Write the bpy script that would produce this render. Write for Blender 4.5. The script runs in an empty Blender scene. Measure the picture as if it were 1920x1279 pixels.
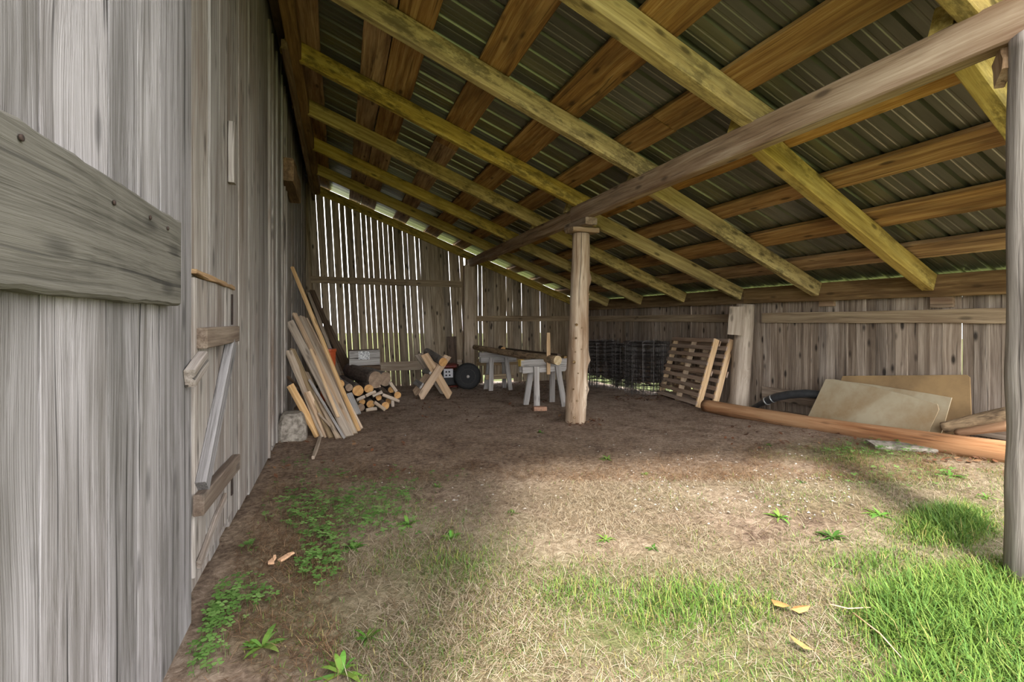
import bpy, math, random
import numpy as np
from mathutils import Vector, Matrix, noise as mnoise

# ------------------------------------------------------------------ camera, sky, sun, exposure
SC = bpy.context.scene
COL = SC.collection
EYE = 1.28
YAW = math.radians(20.86)
F = 853.33
CX, HY = 960.0, 599.0

cam_d = bpy.data.cameras.new('camera')
cam_d.lens = 16.0
cam_d.sensor_width = 36.0
cam_d.shift_y = -40.5 / 1920.0
cam_d.clip_start = 0.02
cam = bpy.data.objects.new('camera', cam_d)
COL.objects.link(cam)
cam.location = (0, 0, EYE)
cam.rotation_euler = (math.pi / 2, 0, -YAW)
SC.camera = cam

W = bpy.data.worlds.new('overcast_sky')
SC.world = W
W.use_nodes = True
W.node_tree.nodes['Background'].inputs[0].default_value = (0.98, 0.98, 1.0, 1)
W.node_tree.nodes['Background'].inputs[1].default_value = 1.85

sun_d = bpy.data.lights.new('sun', 'SUN')
sun_d.energy = 2.7
sun_d.angle = 0.13
sun_d.color = (1.0, 0.95, 0.86)
sun = bpy.data.objects.new('sun', sun_d)
COL.objects.link(sun)
sun.rotation_euler = Vector((0.539, 0.842, -1.19)).to_track_quat('-Z', 'Y').to_euler()

SC.view_settings.view_transform = 'Standard'
SC.view_settings.look = 'None'
SC.view_settings.gamma = 1.0
SC.view_settings.use_curve_mapping = False
SC.view_settings.exposure = 2.15
SC.cycles.max_bounces = 10
SC.cycles.diffuse_bounces = 8
SC.cycles.glossy_bounces = 4

RNG = random.Random(11)
NP = np.random.default_rng(5)

# ------------------------------------------------------------------ measuring helpers (pixel of the photo -> point in the place)
S_, C_ = math.sin(YAW), math.cos(YAW)


def ray(px, py):
    u = (px - CX) / F
    v = (HY - py) / F
    return Vector((u * C_ + S_, -u * S_ + C_, v))


EYEV = Vector((0, 0, EYE))


def PX(px, py, X):
    d = ray(px, py)
    return EYEV + d * (X / d.x)


def PY(px, py, Y):
    d = ray(px, py)
    return EYEV + d * (Y / d.y)


def PZ(px, py, z):
    d = ray(px, py)
    return EYEV + d * ((z - EYE) / d.z)


def PD(px, py, depth):
    return EYEV + ray(px, py) * depth


def project(X, Y, Z):
    """numpy: world -> photo pixels"""
    r = X * C_ - Y * S_
    d = np.maximum(X * S_ + Y * C_, 0.05)
    return CX + F * r / d, HY - F * (Z - EYE) / d, X * S_ + Y * C_


GX = np.array([-60., -8., -1., 0.3, 2.8, 5.0, 6.2, 12., 60.])
GY = np.array([-60., -6., 0.0, 1.2, 3.0, 5.0, 6.5, 8.0, 10.2, 14., 60.])
GZ = np.array([
    [0.1, 0.1, 0.1, 0.15, 0.2, 0.2, 0.2, 0.2, 0.2],
    [0.1, 0.1, 0.1, 0.15, 0.2, 0.22, 0.22, 0.2, 0.2],
    [0.08, 0.08, 0.06, 0.09, 0.19, 0.22, 0.22, 0.2, 0.2],
    [0.06, 0.06, 0.05, 0.08, 0.18, 0.18, 0.2, 0.15, 0.1],
    [0.05, 0.05, 0.04, 0.06, 0.10, 0.11, 0.11, 0.0, 0.0],
    [0.03, 0.03, 0.03, 0.02, 0.00, -0.01, -0.02, -0.1, -0.2],
    [0.00, 0.00, 0.00, -0.02, -0.05, -0.04, -0.10, -0.25, -0.4],
    [-0.05, -0.05, -0.04, -0.07, -0.10, -0.12, -0.22, -0.35, -0.5],
    [-0.1, -0.1, -0.10, -0.15, -0.19, -0.21, -0.28, -0.4, -0.6],
    [-0.2, -0.2, -0.20, -0.25, -0.28, -0.3, -0.35, -0.5, -0.7],
    [-0.4, -0.4, -0.4, -0.4, -0.4, -0.4, -0.4, -0.6, -0.8]])


def gz_np(X, Y):
    X = np.clip(X, -59, 59)
    Y = np.clip(Y, -59, 59)
    i = np.clip(np.searchsorted(GX, X) - 1, 0, len(GX) - 2)
    j = np.clip(np.searchsorted(GY, Y) - 1, 0, len(GY) - 2)
    tx = (X - GX[i]) / (GX[i + 1] - GX[i])
    ty = (Y - GY[j]) / (GY[j + 1] - GY[j])
    tx = tx * tx * (3 - 2 * tx) * .5 + tx * .5
    ty = ty * ty * (3 - 2 * ty) * .2 + ty * .8
    z = (GZ[j, i] * (1 - tx) * (1 - ty) + GZ[j, i + 1] * tx * (1 - ty) + GZ[j + 1, i] * (1 - tx) * ty + GZ[j + 1, i + 1] * tx * ty)
    return z + 0.008 * np.sin(X * 7.3 + 1.3 * np.sin(Y * 3.1)) * np.cos(Y * 6.1 + X * 2.2)


def gz(x, y):
    return float(gz_np(np.array([x]), np.array([y]))[0])


def G(px, py):
    z = 0.0
    for _ in range(25):
        p = PZ(px, py, z)
        z = 0.5 * z + 0.5 * gz(p.x, p.y)
    return Vector((p.x, p.y, gz(p.x, p.y)))


# ------------------------------------------------------------------ object helpers
def link(o, parent=None):
    COL.objects.link(o)
    if parent is not None:
        o.parent = parent
        o.matrix_parent_inverse = parent.matrix_basis.inverted()
    return o


def tag(o, label=None, cat=None, group=None, kind=None):
    if label:
        o['label'] = label
    if cat:
        o['category'] = cat
    if group:
        o['group'] = group
    if kind:
        o['kind'] = kind
    return o


def empty(name, loc, label=None, cat=None, group=None, kind=None):
    o = bpy.data.objects.new(name, None)
    o.empty_display_size = 0.1
    o.matrix_basis = Matrix.Translation(Vector(loc))
    link(o)
    return tag(o, label, cat, group, kind)


def mesh_obj(name, verts, faces, mats, parent=None, mw=None, midx=None, smooth=False):
    me = bpy.data.meshes.new(name)
    me.from_pydata(verts, [], faces)
    if not isinstance(mats, (list, tuple)):
        mats = [mats]
    for m in mats:
        me.materials.append(m)
    if midx is not None:
        me.polygons.foreach_set('material_index', midx)
    if smooth is True:
        me.polygons.foreach_set('use_smooth', [True] * len(faces))
    elif smooth:
        me.polygons.foreach_set('use_smooth', smooth)
    me.update()
    o = bpy.data.objects.new(name, me)
    if mw is not None:
        o.matrix_basis = mw
    return link(o, parent)


def frame(p0, p1, nrm):
    p0, p1 = Vector(p0), Vector(p1)
    x = (p1 - p0).normalized()
    z = Vector(nrm)
    z = (z - x * z.dot(x)).normalized()
    y = z.cross(x)
    m = Matrix((x, y, z)).transposed().to_4x4()
    m.translation = p0
    return m, (p1 - p0).length


def plank(name, p0, p1, w, t, nrm, mat, parent=None, seg=4, wob=0.004, ch=0.004, s0=0.0, s1=0.0, bow=0.0, w1=None, wane=None):
    """sawn board from p0 to p1 (centre line); width w across, thickness t along nrm. s0/s1: slanted end cuts"""
    m, L = frame(p0, p1, nrm)
    w1 = w if w1 is None else w1
    vs, fs = [], []
    ch = min(ch, t * .3, w * .3)
    for i in range(seg + 1):
        f = i / seg
        hw = (w + (w1 - w) * f) / 2
        a = hw + RNG.uniform(-wob, wob)
        b = hw + RNG.uniform(-wob, wob)
        if wane:
            b += wane * mnoise.noise(Vector((f * 9.0, w * 31, L))) + wane * .5 * mnoise.noise(Vector((f * 31.0, w * 7, L)))
        ht = t / 2
        dz = bow * math.sin(math.pi * f) + RNG.uniform(-wob, wob) * .3
        prof = [(-a + ch, -ht), (b - ch, -ht), (b, -ht + ch), (b, ht - ch), (b - ch, ht), (-a + ch, ht), (-a, ht - ch), (-a, -ht + ch)]
        for y, z in prof:
            x = f * L + (s0 * y if i == 0 else 0) + (s1 * y if i == seg else 0)
            vs.append((x, y, z + dz))
    for i in range(seg):
        for k in range(8):
            k2 = (k + 1) % 8
            fs.append((i * 8 + k, i * 8 + k2, (i + 1) * 8 + k2, (i + 1) * 8 + k))
    fs.append(tuple(range(7, -1, -1)))
    fs.append(tuple(seg * 8 + k for k in range(8)))
    return mesh_obj(name, vs, fs, mat, parent, m)


def box(name, c, dims, mat, parent=None, rz=0.0, ch=0.005, wob=0.0):
    c = Vector(c)
    d = Vector((math.cos(rz), math.sin(rz), 0)) * dims[0] / 2
    return plank(name, c - d, c + d, dims[1], dims[2], (0, 0, 1), mat, parent, 2, wob, ch)


def log(name, p0, p1, r0, r1, mats, parent=None, seg=14, n=16, rough=0.06, bend=0.0, bdir=(0, 0, 1), knots=0, flat=1.0, seed=0):
    """round timber along p0-p1, slot 0 = side, slot 1 = cut ends"""
    p0, p1 = Vector(p0), Vector(p1)
    up = Vector(bdir) if abs((p1 - p0).normalized().dot(Vector(bdir))) < .9 else Vector((0, 1, 0))
    m, L = frame(p0, p1, up)
    rr = random.Random(seed + 3)
    ks = [(rr.uniform(.08, .92), rr.uniform(0, 6.28), rr.uniform(.15, .32)) for _ in range(knots)]
    vs, fs, mi, sm = [], [], [], []
    for i in range(seg + 1):
        f = i / seg
        r = r0 + (r1 - r0) * f
        for k in range(n):
            a = 2 * math.pi * k / n
            q = 1 + rough * mnoise.noise(Vector((f * L * 3.1 + seed, math.cos(a) * 1.3, math.sin(a) * 1.3 + seed)))
            for kf, ka, kh in ks:
                da = math.atan2(math.sin(a - ka), math.cos(a - ka))
                q += kh * math.exp(-((f - kf) * L / .055) ** 2 - (da / .35) ** 2)
            vs.append((f * L, r * q * math.cos(a), r * q * math.sin(a) * flat + bend * math.sin(math.pi * f)))
    for i in range(seg):
        for k in range(n):
            k2 = (k + 1) % n
            fs.append((i * n + k, i * n + k2, (i + 1) * n + k2, (i + 1) * n + k))
            mi.append(0)
            sm.append(True)
    fs.append(tuple(range(n - 1, -1, -1)))
    fs.append(tuple(seg * n + k for k in range(n)))
    mi += [1, 1]
    sm += [False, False]
    return mesh_obj(name, vs, fs, mats, parent, m, mi, sm)


def lathe(name, prof, p0, axis, mat, parent=None, n=32):
    """prof: (along, radius) list, revolved about axis through p0"""
    axis = Vector(axis)
    up = (0, 0, 1) if abs(axis.normalized().z) < .9 else (0, 1, 0)
    m, _ = frame(p0, Vector(p0) + axis, up)
    vs, fs = [], []
    for a_, r_ in prof:
        for k in range(n):
            a = 2 * math.pi * k / n
            vs.append((a_, r_ * math.cos(a), r_ * math.sin(a)))
    for i in range(len(prof) - 1):
        for k in range(n):
            k2 = (k + 1) % n
            fs.append((i * n + k, i * n + k2, (i + 1) * n + k2, (i + 1) * n + k))
    fs.append(tuple(range(n - 1, -1, -1)))
    fs.append(tuple((len(prof) - 1) * n + k for k in range(n)))
    return mesh_obj(name, vs, fs, mat, parent, m, None, [True] * (len(fs) - 2) + [False] * 2)


def tube_geo(path, r, n=4, closed=False, vs=None, fs=None):
    vs = [] if vs is None else vs
    fs = [] if fs is None else fs
    base = len(vs)
    P = [Vector(p) for p in path]
    N = len(P)
    for i, p in enumerate(P):
        a = P[(i - 1) % N] if (closed or i > 0) else p
        b = P[(i + 1) % N] if (closed or i < N - 1) else p
        d = (b - a).normalized()
        u = Vector((0, 0, 1)) if abs(d.z) < .9 else Vector((0, 1, 0))
        s = d.cross(u).normalized()
        u = s.cross(d)
        rad = r[i] if isinstance(r, (list, tuple)) else r
        for k in range(n):
            t = 2 * math.pi * k / n
            vs.append(tuple(p + s * (rad * math.cos(t)) + u * (rad * math.sin(t))))
    for i in range(N if closed else N - 1):
        j = (i + 1) % N
        for k in range(n):
            k2 = (k + 1) % n
            fs.append((base + i * n + k, base + i * n + k2, base + j * n + k2, base + j * n + k))
    if not closed:
        fs.append(tuple(base + k for k in range(n - 1, -1, -1)))
        fs.append(tuple(base + (N - 1) * n + k for k in range(n)))
    return vs, fs


# ------------------------------------------------------------------ materials
def lin(c):
    return tuple(((v / 255) / 12.92 if v / 255 <= .04045 else ((v / 255 + .055) / 1.055) ** 2.4) for v in c) + (1,)


class NT:
    def __init__(s, name):
        s.m = bpy.data.materials.new(name)
        s.m.use_nodes = True
        s.t = s.m.node_tree
        s.b = s.t.nodes['Principled BSDF']

    def n(s, typ, **kw):
        nd = s.t.nodes.new(typ)
        for k, v in kw.items():
            setattr(nd, k, v)
        return nd

    def l(s, a, b):
        s.t.links.new(a, b)

    def set(s, nd, i, v):
        if hasattr(v, 'bl_rna') or hasattr(v, 'is_linked'):
            s.l(v, nd.inputs[i])
        else:
            nd.inputs[i].default_value = v

    def math(s, op, a, b=0.0, clamp=False):
        nd = s.n('ShaderNodeMath', operation=op, use_clamp=clamp)
        s.set(nd, 0, a)
        s.set(nd, 1, b)
        return nd.outputs[0]

    def vmath(s, op, a, b=(0, 0, 0)):
        nd = s.n('ShaderNodeVectorMath', operation=op)
        s.set(nd, 0, a)
        s.set(nd, 1, b)
        return nd.outputs[0]

    def noise(s, vec, scale, detail=4, rough=.55, dist=0.0):
        nd = s.n('ShaderNodeTexNoise')
        s.l(vec, nd.inputs['Vector'])
        nd.inputs['Scale'].default_value = scale
        nd.inputs['Detail'].default_value = detail
        nd.inputs['Roughness'].default_value = rough
        nd.inputs['Distortion'].default_value = dist
        return nd.outputs['Fac']

    def ramp(s, fac, stops):
        nd = s.n('ShaderNodeValToRGB')
        e = nd.color_ramp.elements
        while len(e) < len(stops):
            e.new(0.5)
        for k, (p, c) in enumerate(stops):
            e[k].position = p
            e[k].color = c if len(c) == 4 else tuple(c) + (1,)
        s.l(fac, nd.inputs[0])
        return nd.outputs[0]

    def mix(s, fac, a, b, mode='MIX'):
        nd = s.n('ShaderNodeMix', data_type='RGBA', blend_type=mode)
        s.set(nd, 0, fac)
        s.set(nd, 6, a)
        s.set(nd, 7, b)
        return nd.outputs[2]

    def bump(s, h, strength, dist):
        nd = s.n('ShaderNodeBump')
        nd.inputs['Strength'].default_value = strength
        nd.inputs['Distance'].default_value = dist
        s.l(h, nd.inputs['Height'])
        s.l(nd.outputs[0], s.b.inputs['Normal'])


def wood(name, dark, mid, light, stain=None, stain_amt=.5, knot=.6, vary=.35, rough=.85, fine=1.0, bump=.5, sx=1.0, sy=1.0, stain_scale=1.6, crack=.0, mold=.0):
    """grain runs along the board's own X axis"""
    k = NT(name)
    tc = k.n('ShaderNodeTexCoord').outputs['Object']
    rnd = k.n('ShaderNodeObjectInfo').outputs['Random']
    off = k.vmath('MULTIPLY', k.n('ShaderNodeCombineXYZ').outputs[0], (1, 1, 1))
    cmb = k.n('ShaderNodeCombineXYZ')
    r2 = k.math('MULTIPLY', rnd, 61.0)
    for i, q in enumerate((1.0, .37, .71)):
        k.l(k.math('MULTIPLY', r2, q), cmb.inputs[i])
    v = k.vmath('ADD', tc, cmb.outputs[0])
    warp = k.n('ShaderNodeTexNoise')
    k.l(k.vmath('MULTIPLY', v, (1.4, 5, 5)), warp.inputs['Vector'])
    warp.inputs['Scale'].default_value = 1.0
    warp.inputs['Detail'].default_value = 1.0
    wv = k.vmath('MULTIPLY', warp.outputs['Color'], (0, .05, .05))
    vw = k.vmath('ADD', v, wv)
    g1 = k.noise(k.vmath('MULTIPLY', vw, (.9 * sx, 26 * sy, 26 * sy)), 1.0, 5, .6)
    g2 = k.noise(k.vmath('MULTIPLY', vw, (3.5 * sx, 150 * sy, 150 * sy)), 1.0, 3, .6)
    st = k.noise(k.vmath('MULTIPLY', v, (.6 * stain_scale, 4 * stain_scale, 4 * stain_scale)), 1.0, 4, .6, .4)
    g = k.math('ADD', k.math('MULTIPLY', g1, .68), k.math('MULTIPLY', g2, .32 * fine))
    col = k.ramp(g, [(.30, lin(dark)), (.47, lin(mid)), (.66, lin(light))])
    if stain:
        sm = k.ramp(st, [(.45, (0, 0, 0)), (.68, (1, 1, 1))])
        col = k.mix(k.math('MULTIPLY', sm, stain_amt), col, lin(stain))
    if knot > 0:
        vo = k.n('ShaderNodeTexVoronoi')
        k.l(k.vmath('MULTIPLY', v, (3.0, 8, 8)), vo.inputs['Vector'])
        vo.inputs['Scale'].default_value = 1.0
        km = k.ramp(vo.outputs['Distance'], [(.09, (1, 1, 1)), (.2, (0, 0, 0))])
        col = k.mix(k.math('MULTIPLY', km, knot), col, lin(tuple(c * .45 for c in dark)))
    if crack > 0:
        cn = k.noise(k.vmath('MULTIPLY', vw, (.45, 42, 42)), 1.0, 2, .5)
        col = k.mix(k.math('MULTIPLY', k.ramp(cn, [(.30, (1, 1, 1)), (.36, (0, 0, 0))]), crack), col, lin(tuple(c * .4 for c in dark)))
    if mold > 0:
        mn = k.noise(k.vmath('MULTIPLY', v, (5, 13, 13)), 1.0, 6, .75)
        pz = k.noise(k.vmath('MULTIPLY', v, (.9, 2, 2)), 1.0, 2, .5)
        mm = k.math('MULTIPLY', k.ramp(mn, [(.46, (0, 0, 0)), (.58, (1, 1, 1))]), k.ramp(pz, [(.42, (0, 0, 0)), (.58, (1, 1, 1))]))
        col = k.mix(k.math('MULTIPLY', mm, mold), col, lin(tuple(c * .38 for c in mid)))
    # every board weathers a little differently
    val = k.math('ADD', 1.0 - vary / 2, k.math('MULTIPLY', rnd, vary))
    hs = k.n('ShaderNodeHueSaturation')
    k.l(col, hs.inputs['Color'])
    k.l(val, hs.inputs['Value'])
    k.l(k.math('ADD', .85, k.math('MULTIPLY', k.math('FRACT', k.math('MULTIPLY', rnd, 7.13)), .3)), hs.inputs['Saturation'])
    k.l(hs.outputs[0], k.b.inputs['Base Color'])
    k.b.inputs['Roughness'].default_value = rough
    k.b.inputs['Specular IOR Level'].default_value = .25
    k.bump(g, bump, .006)
    return k.m


def bark(name, dark, light, ridge=1.0):
    k = NT(name)
    tc = k.n('ShaderNodeTexCoord').outputs['Object']
    rnd = k.n('ShaderNodeObjectInfo').outputs['Random']
    cmb = k.n('ShaderNodeCombineXYZ')
    k.l(k.math('MULTIPLY', rnd, 43.0), cmb.inputs[0])
    v = k.vmath('ADD', tc, cmb.outputs[0])
    g = k.noise(k.vmath('MULTIPLY', v, (9, 34, 34)), ridge, 5, .65, .6)
    b = k.noise(v, 5.0, 3, .6)
    col = k.ramp(k.math('ADD', k.math('MULTIPLY', g, .7), k.math('MULTIPLY', b, .3)), [(.36, lin(dark)), (.62, lin(light))])
    k.l(col, k.b.inputs['Base Color'])
    k.b.inputs['Roughness'].default_value = .92
    k.bump(g, .9, .012)
    return k.m


def endgrain(name, dark, light, rs=26.0):
    k = NT(name)
    tc = k.n('ShaderNodeTexCoord').outputs['Object']
    yz = k.vmath('MULTIPLY', tc, (0, 1, 1))
    ln = k.n('ShaderNodeVectorMath', operation='LENGTH')
    k.l(yz, ln.inputs[0])
    nz = k.noise(tc, 14, 3, .6)
    ring = k.math('SINE', k.math('MULTIPLY', k.math('ADD', ln.outputs['Value'], k.math('MULTIPLY', nz, .02)), rs * 14))
    f = k.math('ADD', k.math('MULTIPLY', ring, .18), k.math('MULTIPLY', nz, .9))
    col = k.ramp(f, [(.25, lin(dark)), (.65, lin(light))])
    k.l(col, k.b.inputs['Base Color'])
    k.b.inputs['Roughness'].default_value = .8
    return k.m


def plain(name, c, rough=.7, metal=0.0, var=.2, scale=12.0, c2=None, bump=0.0):
    k = NT(name)
    tc = k.n('ShaderNodeTexCoord').outputs['Object']
    nz = k.noise(tc, scale, 5, .62)
    c2 = c2 or tuple(v * (1 - var) for v in c)
    k.l(k.ramp(nz, [(.35, lin(c2)), (.62, lin(c))]), k.b.inputs['Base Color'])
    k.b.inputs['Roughness'].default_value = rough
    k.b.inputs['Metallic'].default_value = metal
    if bump:
        k.bump(nz, bump, .01)
    return k.m


MT = {}
MT['barn'] = wood('weathered_barn_boards', (66, 59, 54), (116, 109, 102), (160, 154, 148), stain=(98, 78, 62), stain_amt=.5, knot=.5, vary=.3, fine=1.3, bump=.8, sx=.8, sy=1.5, crack=.8)
MT['doorwood'] = wood('silver_grey_door_boards', (56, 51, 49), (102, 98, 96), (146, 142, 142), stain=(66, 62, 54), stain_amt=.65, knot=.5, vary=.32, fine=1.6, bump=1.0, sx=.7, sy=1.6, stain_scale=.9, crack=.9)
MT['ledge'] = wood('grey_brown_ledge_board', (34, 31, 26), (60, 57, 49), (92, 88, 79), stain=(84, 80, 72), stain_amt=.5, knot=.5, vary=.05, fine=1.8, bump=1.0, sy=.8, crack=.6)
MT['gable'] = wood('brown_gable_boards', (78, 66, 52), (138, 122, 100), (186, 170, 146), stain=(98, 84, 68), stain_amt=.5, knot=.9, vary=.5, bump=.5, crack=.6)
MT['lowwall'] = wood('grey_brown_low_wall_boards', (84, 72, 62), (138, 123, 108), (182, 168, 152), stain=(98, 84, 72), stain_amt=.55, knot=.9, vary=.4, bump=.6, crack=.7)
MT['rail'] = wood('brown_rail', (92, 76, 58), (142, 122, 94), (176, 156, 124), stain=(112, 88, 64), stain_amt=.5, knot=.5, vary=.2)
MT['hatch'] = wood('brown_grey_hatch_rail', (58, 49, 42), (98, 86, 76), (134, 122, 110), stain=(72, 58, 46), stain_amt=.5, knot=.5, vary=.1)
MT['rafter'] = wood('olive_yellow_rafter', (118, 98, 52), (178, 154, 88), (208, 186, 118), stain=(116, 96, 54), stain_amt=.5, knot=.7, vary=.14, stain_scale=2.4, mold=.65)
MT['purlin'] = wood('orange_brown_purlin', (88, 62, 40), (152, 116, 74), (192, 160, 110), stain=(84, 60, 40), stain_amt=.8, knot=.7, vary=.35, stain_scale=1.5, crack=.6)
MT['beam'] = wood('grey_brown_beam', (84, 68, 54), (144, 121, 97), (180, 160, 136), stain=(108, 76, 52), stain_amt=.6, knot=.6, vary=.2, sy=.7, crack=.5)
MT['rim'] = wood('dark_rim_board', (74, 56, 38), (116, 94, 66), (150, 128, 96), stain=(66, 48, 32), stain_amt=.7, knot=.5, vary=.12, stain_scale=2.2)
MT['plate'] = wood('dark_plate_timber', (72, 52, 32), (112, 86, 54), (146, 118, 80), stain=(56, 40, 24), stain_amt=.6, knot=.4, vary=.1)
MT['postwood'] = wood('pale_peeled_post', (96, 78, 62), (164, 144, 124), (204, 190, 172), stain=(106, 82, 62), stain_amt=.65, knot=.95, vary=.08, bump=.8, sy=.55, crack=.7)
MT['postgrey'] = wood('silver_post', (74, 66, 60), (138, 129, 122), (186, 178, 170), stain=(98, 86, 74), stain_amt=.5, knot=.5, vary=.05, bump=1.0, sy=.6, crack=.9)
MT['pine'] = wood('sawn_pine', (136, 108, 80), (182, 154, 124), (206, 182, 154), knot=.5, vary=.2, stain=(142, 118, 96), stain_amt=.4)
MT['orange_pine'] = wood('fresh_orange_pine', (150, 118, 82), (190, 158, 120), (208, 180, 144), knot=.5, vary=.1)
MT['greyplank'] = wood('grey_brown_plank', (112, 96, 80), (162, 146, 128), (194, 180, 162), knot=.5, vary=.25, stain=(124, 104, 84), stain_amt=.4)
MT['darkplank'] = wood('dark_brown_plank', (54, 42, 32), (84, 68, 54), (112, 96, 80), knot=.4, vary=.25)
MT['horse'] = wood('grey_sawhorse', (106, 100, 96), (152, 147, 142), (184, 180, 174), knot=.4, vary=.2)
MT['yellow'] = plain('yellow_paint', (214, 182, 84), .6, 0, .15)
MT['palletslat'] = wood('brown_pallet_slat', (112, 92, 78), (158, 136, 118), (184, 164, 144), knot=.3, vary=.22)
MT['palletstr'] = wood('tan_pallet_stringer', (150, 122, 94), (194, 168, 136), (214, 192, 162), knot=.4, vary=.3)
MT['redpole'] = wood('red_cedar_pole', (92, 58, 38), (140, 96, 62), (176, 136, 100), knot=.3, vary=.05, stain=(164, 134, 100), stain_amt=.6, sy=.6, stain_scale=.8, crack=.6)
MT['bark'] = bark('grey_brown_bark', (52, 44, 38), (112, 98, 86))
MT['barkgrey'] = bark('pale_grey_bark', (80, 74, 68), (140, 132, 122), .7)
MT['barkbrown'] = bark('mossy_brown_bark', (84, 68, 50), (176, 150, 116), .8)
MT['end'] = endgrain('orange_cut_end', (160, 112, 62), (206, 162, 102))
MT['endgrey'] = endgrain('weathered_cut_end', (104, 84, 66), (152, 130, 108))
MT['endpale'] = endgrain('pale_cut_end', (170, 140, 96), (222, 204, 166))
MT['concrete'] = plain('rough_concrete', (150, 142, 130), .95, 0, .25, 22, (96, 88, 78), .8)
MT['ply'] = plain('pale_plywood', (172, 160, 134), .8, 0, .12, 2.3, (146, 124, 92), .05)
MT['plytan'] = plain('tan_plywood', (158, 130, 90), .8, 0, .2, 1.8, (116, 94, 66), .05)
MT['rubber'] = plain('black_rubber', (34, 34, 35), .75, 0, .3, 30)
MT['hub'] = plain('dusty_steel_hub', (84, 78, 70), .6, .3, .35, 22)
MT['wire'] = plain('dark_wire', (72, 66, 62), .5, .5, .4, 9)
MT['rust'] = plain('rusty_iron', (52, 38, 30), .9, .2, .45, 40)
MT['redpaint'] = plain('red_metal', (120, 44, 34), .6, .1, .3, 20)
MT['blackmetal'] = plain('black_metal', (30, 29, 29), .6, .1, .3, 20)
MT['whitepanel'] = plain('white_panel', (206, 204, 206), .5, 0, .06, 30)
MT['orange'] = plain('faded_orange_plastic', (196, 86, 40), .6, 0, .15, 9)
MT['brick'] = plain('orange_brick', (180, 138, 112), .9, 0, .25, 30, (144, 112, 92), .5)
MT['pipe'] = plain('black_plastic_pipe', (58, 60, 62), .5, 0, .3, 14)
MT['chrome'] = plain('bright_band', (200, 204, 206), .3, .6, .1, 14)
MT['stone'] = plain('grey_stone', (160, 152, 141), .9, 0, .3, 30, None, .3)
MT['leafbrown'] = plain('dead_leaf', (176, 122, 66), .8, 0, .3, 20)
MT['chip'] = plain('pinkish_wood_scrap', (206, 164, 128), .8, 0, .15, 20)


def metal_roof():
    k = NT('galvanised_roof_metal')
    tc = k.n('ShaderNodeTexCoord').outputs['Object']
    nz = k.noise(k.vmath('MULTIPLY', tc, (.8, 9, 9)), 1.0, 4, .6)
    k.l(k.ramp(nz, [(.3, lin(ROOFC[0])), (.7, lin(ROOFC[1]))]), k.b.inputs['Base Color'])
    k.b.inputs['Metallic'].default_value = .7
    k.b.inputs['Roughness'].default_value = .33
    return k.m


ROOFC = ((100, 100, 86), (132, 132, 116))
MT['roof'] = metal_roof()


def sticker_mat():
    k = NT('crate_sticker')
    tc = k.n('ShaderNodeTexCoord').outputs['Object']
    nz = k.noise(k.vmath('MULTIPLY', tc, (30, 60, 60)), 1.0, 3, .7)
    k.l(k.ramp(nz, [(.42, lin((92, 94, 98))), (.52, lin((216, 216, 214)))]), k.b.inputs['Base Color'])
    k.b.inputs['Roughness'].default_value = .6
    return k.m


MT['sticker'] = sticker_mat()


def ground_mat():
    k = NT('dirt_and_thatch')
    at = k.n('ShaderNodeVertexColor', layer_name='cover').outputs[0]
    sep = k.n('ShaderNodeSeparateColor')
    k.l(at, sep.inputs[0])
    tc = k.n('ShaderNodeTexCoord').outputs['Object']
    n1 = k.noise(tc, 3.2, 6, .68)
    n2 = k.noise(tc, 26, 5, .7, .5)
    n3 = k.noise(k.vmath('MULTIPLY', tc, (55, 90, 55)), 1.0, 5, .7, 2.0)
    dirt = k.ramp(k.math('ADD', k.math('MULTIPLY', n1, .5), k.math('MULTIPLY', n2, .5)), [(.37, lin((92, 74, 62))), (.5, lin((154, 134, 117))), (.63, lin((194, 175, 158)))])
    humus_shade = k.ramp(k.math('ADD', k.math('MULTIPLY', n1, .45), k.math('MULTIPLY', n2, .55)), [(.38, lin((56, 44, 34))), (.5, lin((98, 79, 62))), (.63, lin((144, 120, 96)))])  # litter soil colour, also used for the painted shadow patches
    dirt = k.mix(k.math('ADD', sep.outputs[2], k.math('MULTIPLY', k.math('SUBTRACT', n1, .5), .8), True), dirt, humus_shade)
    dry = k.ramp(k.math('ADD', k.math('MULTIPLY', n2, .5), k.math('MULTIPLY', n3, .5)), [(.38, lin((66, 54, 42))), (.5, lin((120, 105, 86))), (.62, lin((168, 152, 130)))])
    grn = k.ramp(k.math('ADD', k.math('MULTIPLY', n2, .5), k.math('MULTIPLY', n3, .5)), [(.36, lin((56, 60, 32))), (.5, lin((88, 96, 52))), (.66, lin((122, 126, 80)))])
    jit = k.math('MULTIPLY', k.math('SUBTRACT', n1, .5), 1.1)
    fd = k.math('ADD', sep.outputs[0], k.math('MULTIPLY', jit, .9), True)
    fg = k.math('ADD', k.math('MULTIPLY', sep.outputs[1], 1.1), k.math('MULTIPLY', jit, .7), True)
    col = k.mix(fd, dirt, dry)
    col = k.mix(k.math('MULTIPLY', fg, k.math('LESS_THAN', .06, sep.outputs[1])), col, grn)
    k.l(col, k.b.inputs['Base Color'])
    k.b.inputs['Roughness'].default_value = .95
    k.b.inputs['Specular IOR Level'].default_value = .1
    k.bump(k.math('ADD', n2, n3), .7, .02)
    return k.m


MT['ground'] = ground_mat()


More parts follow.
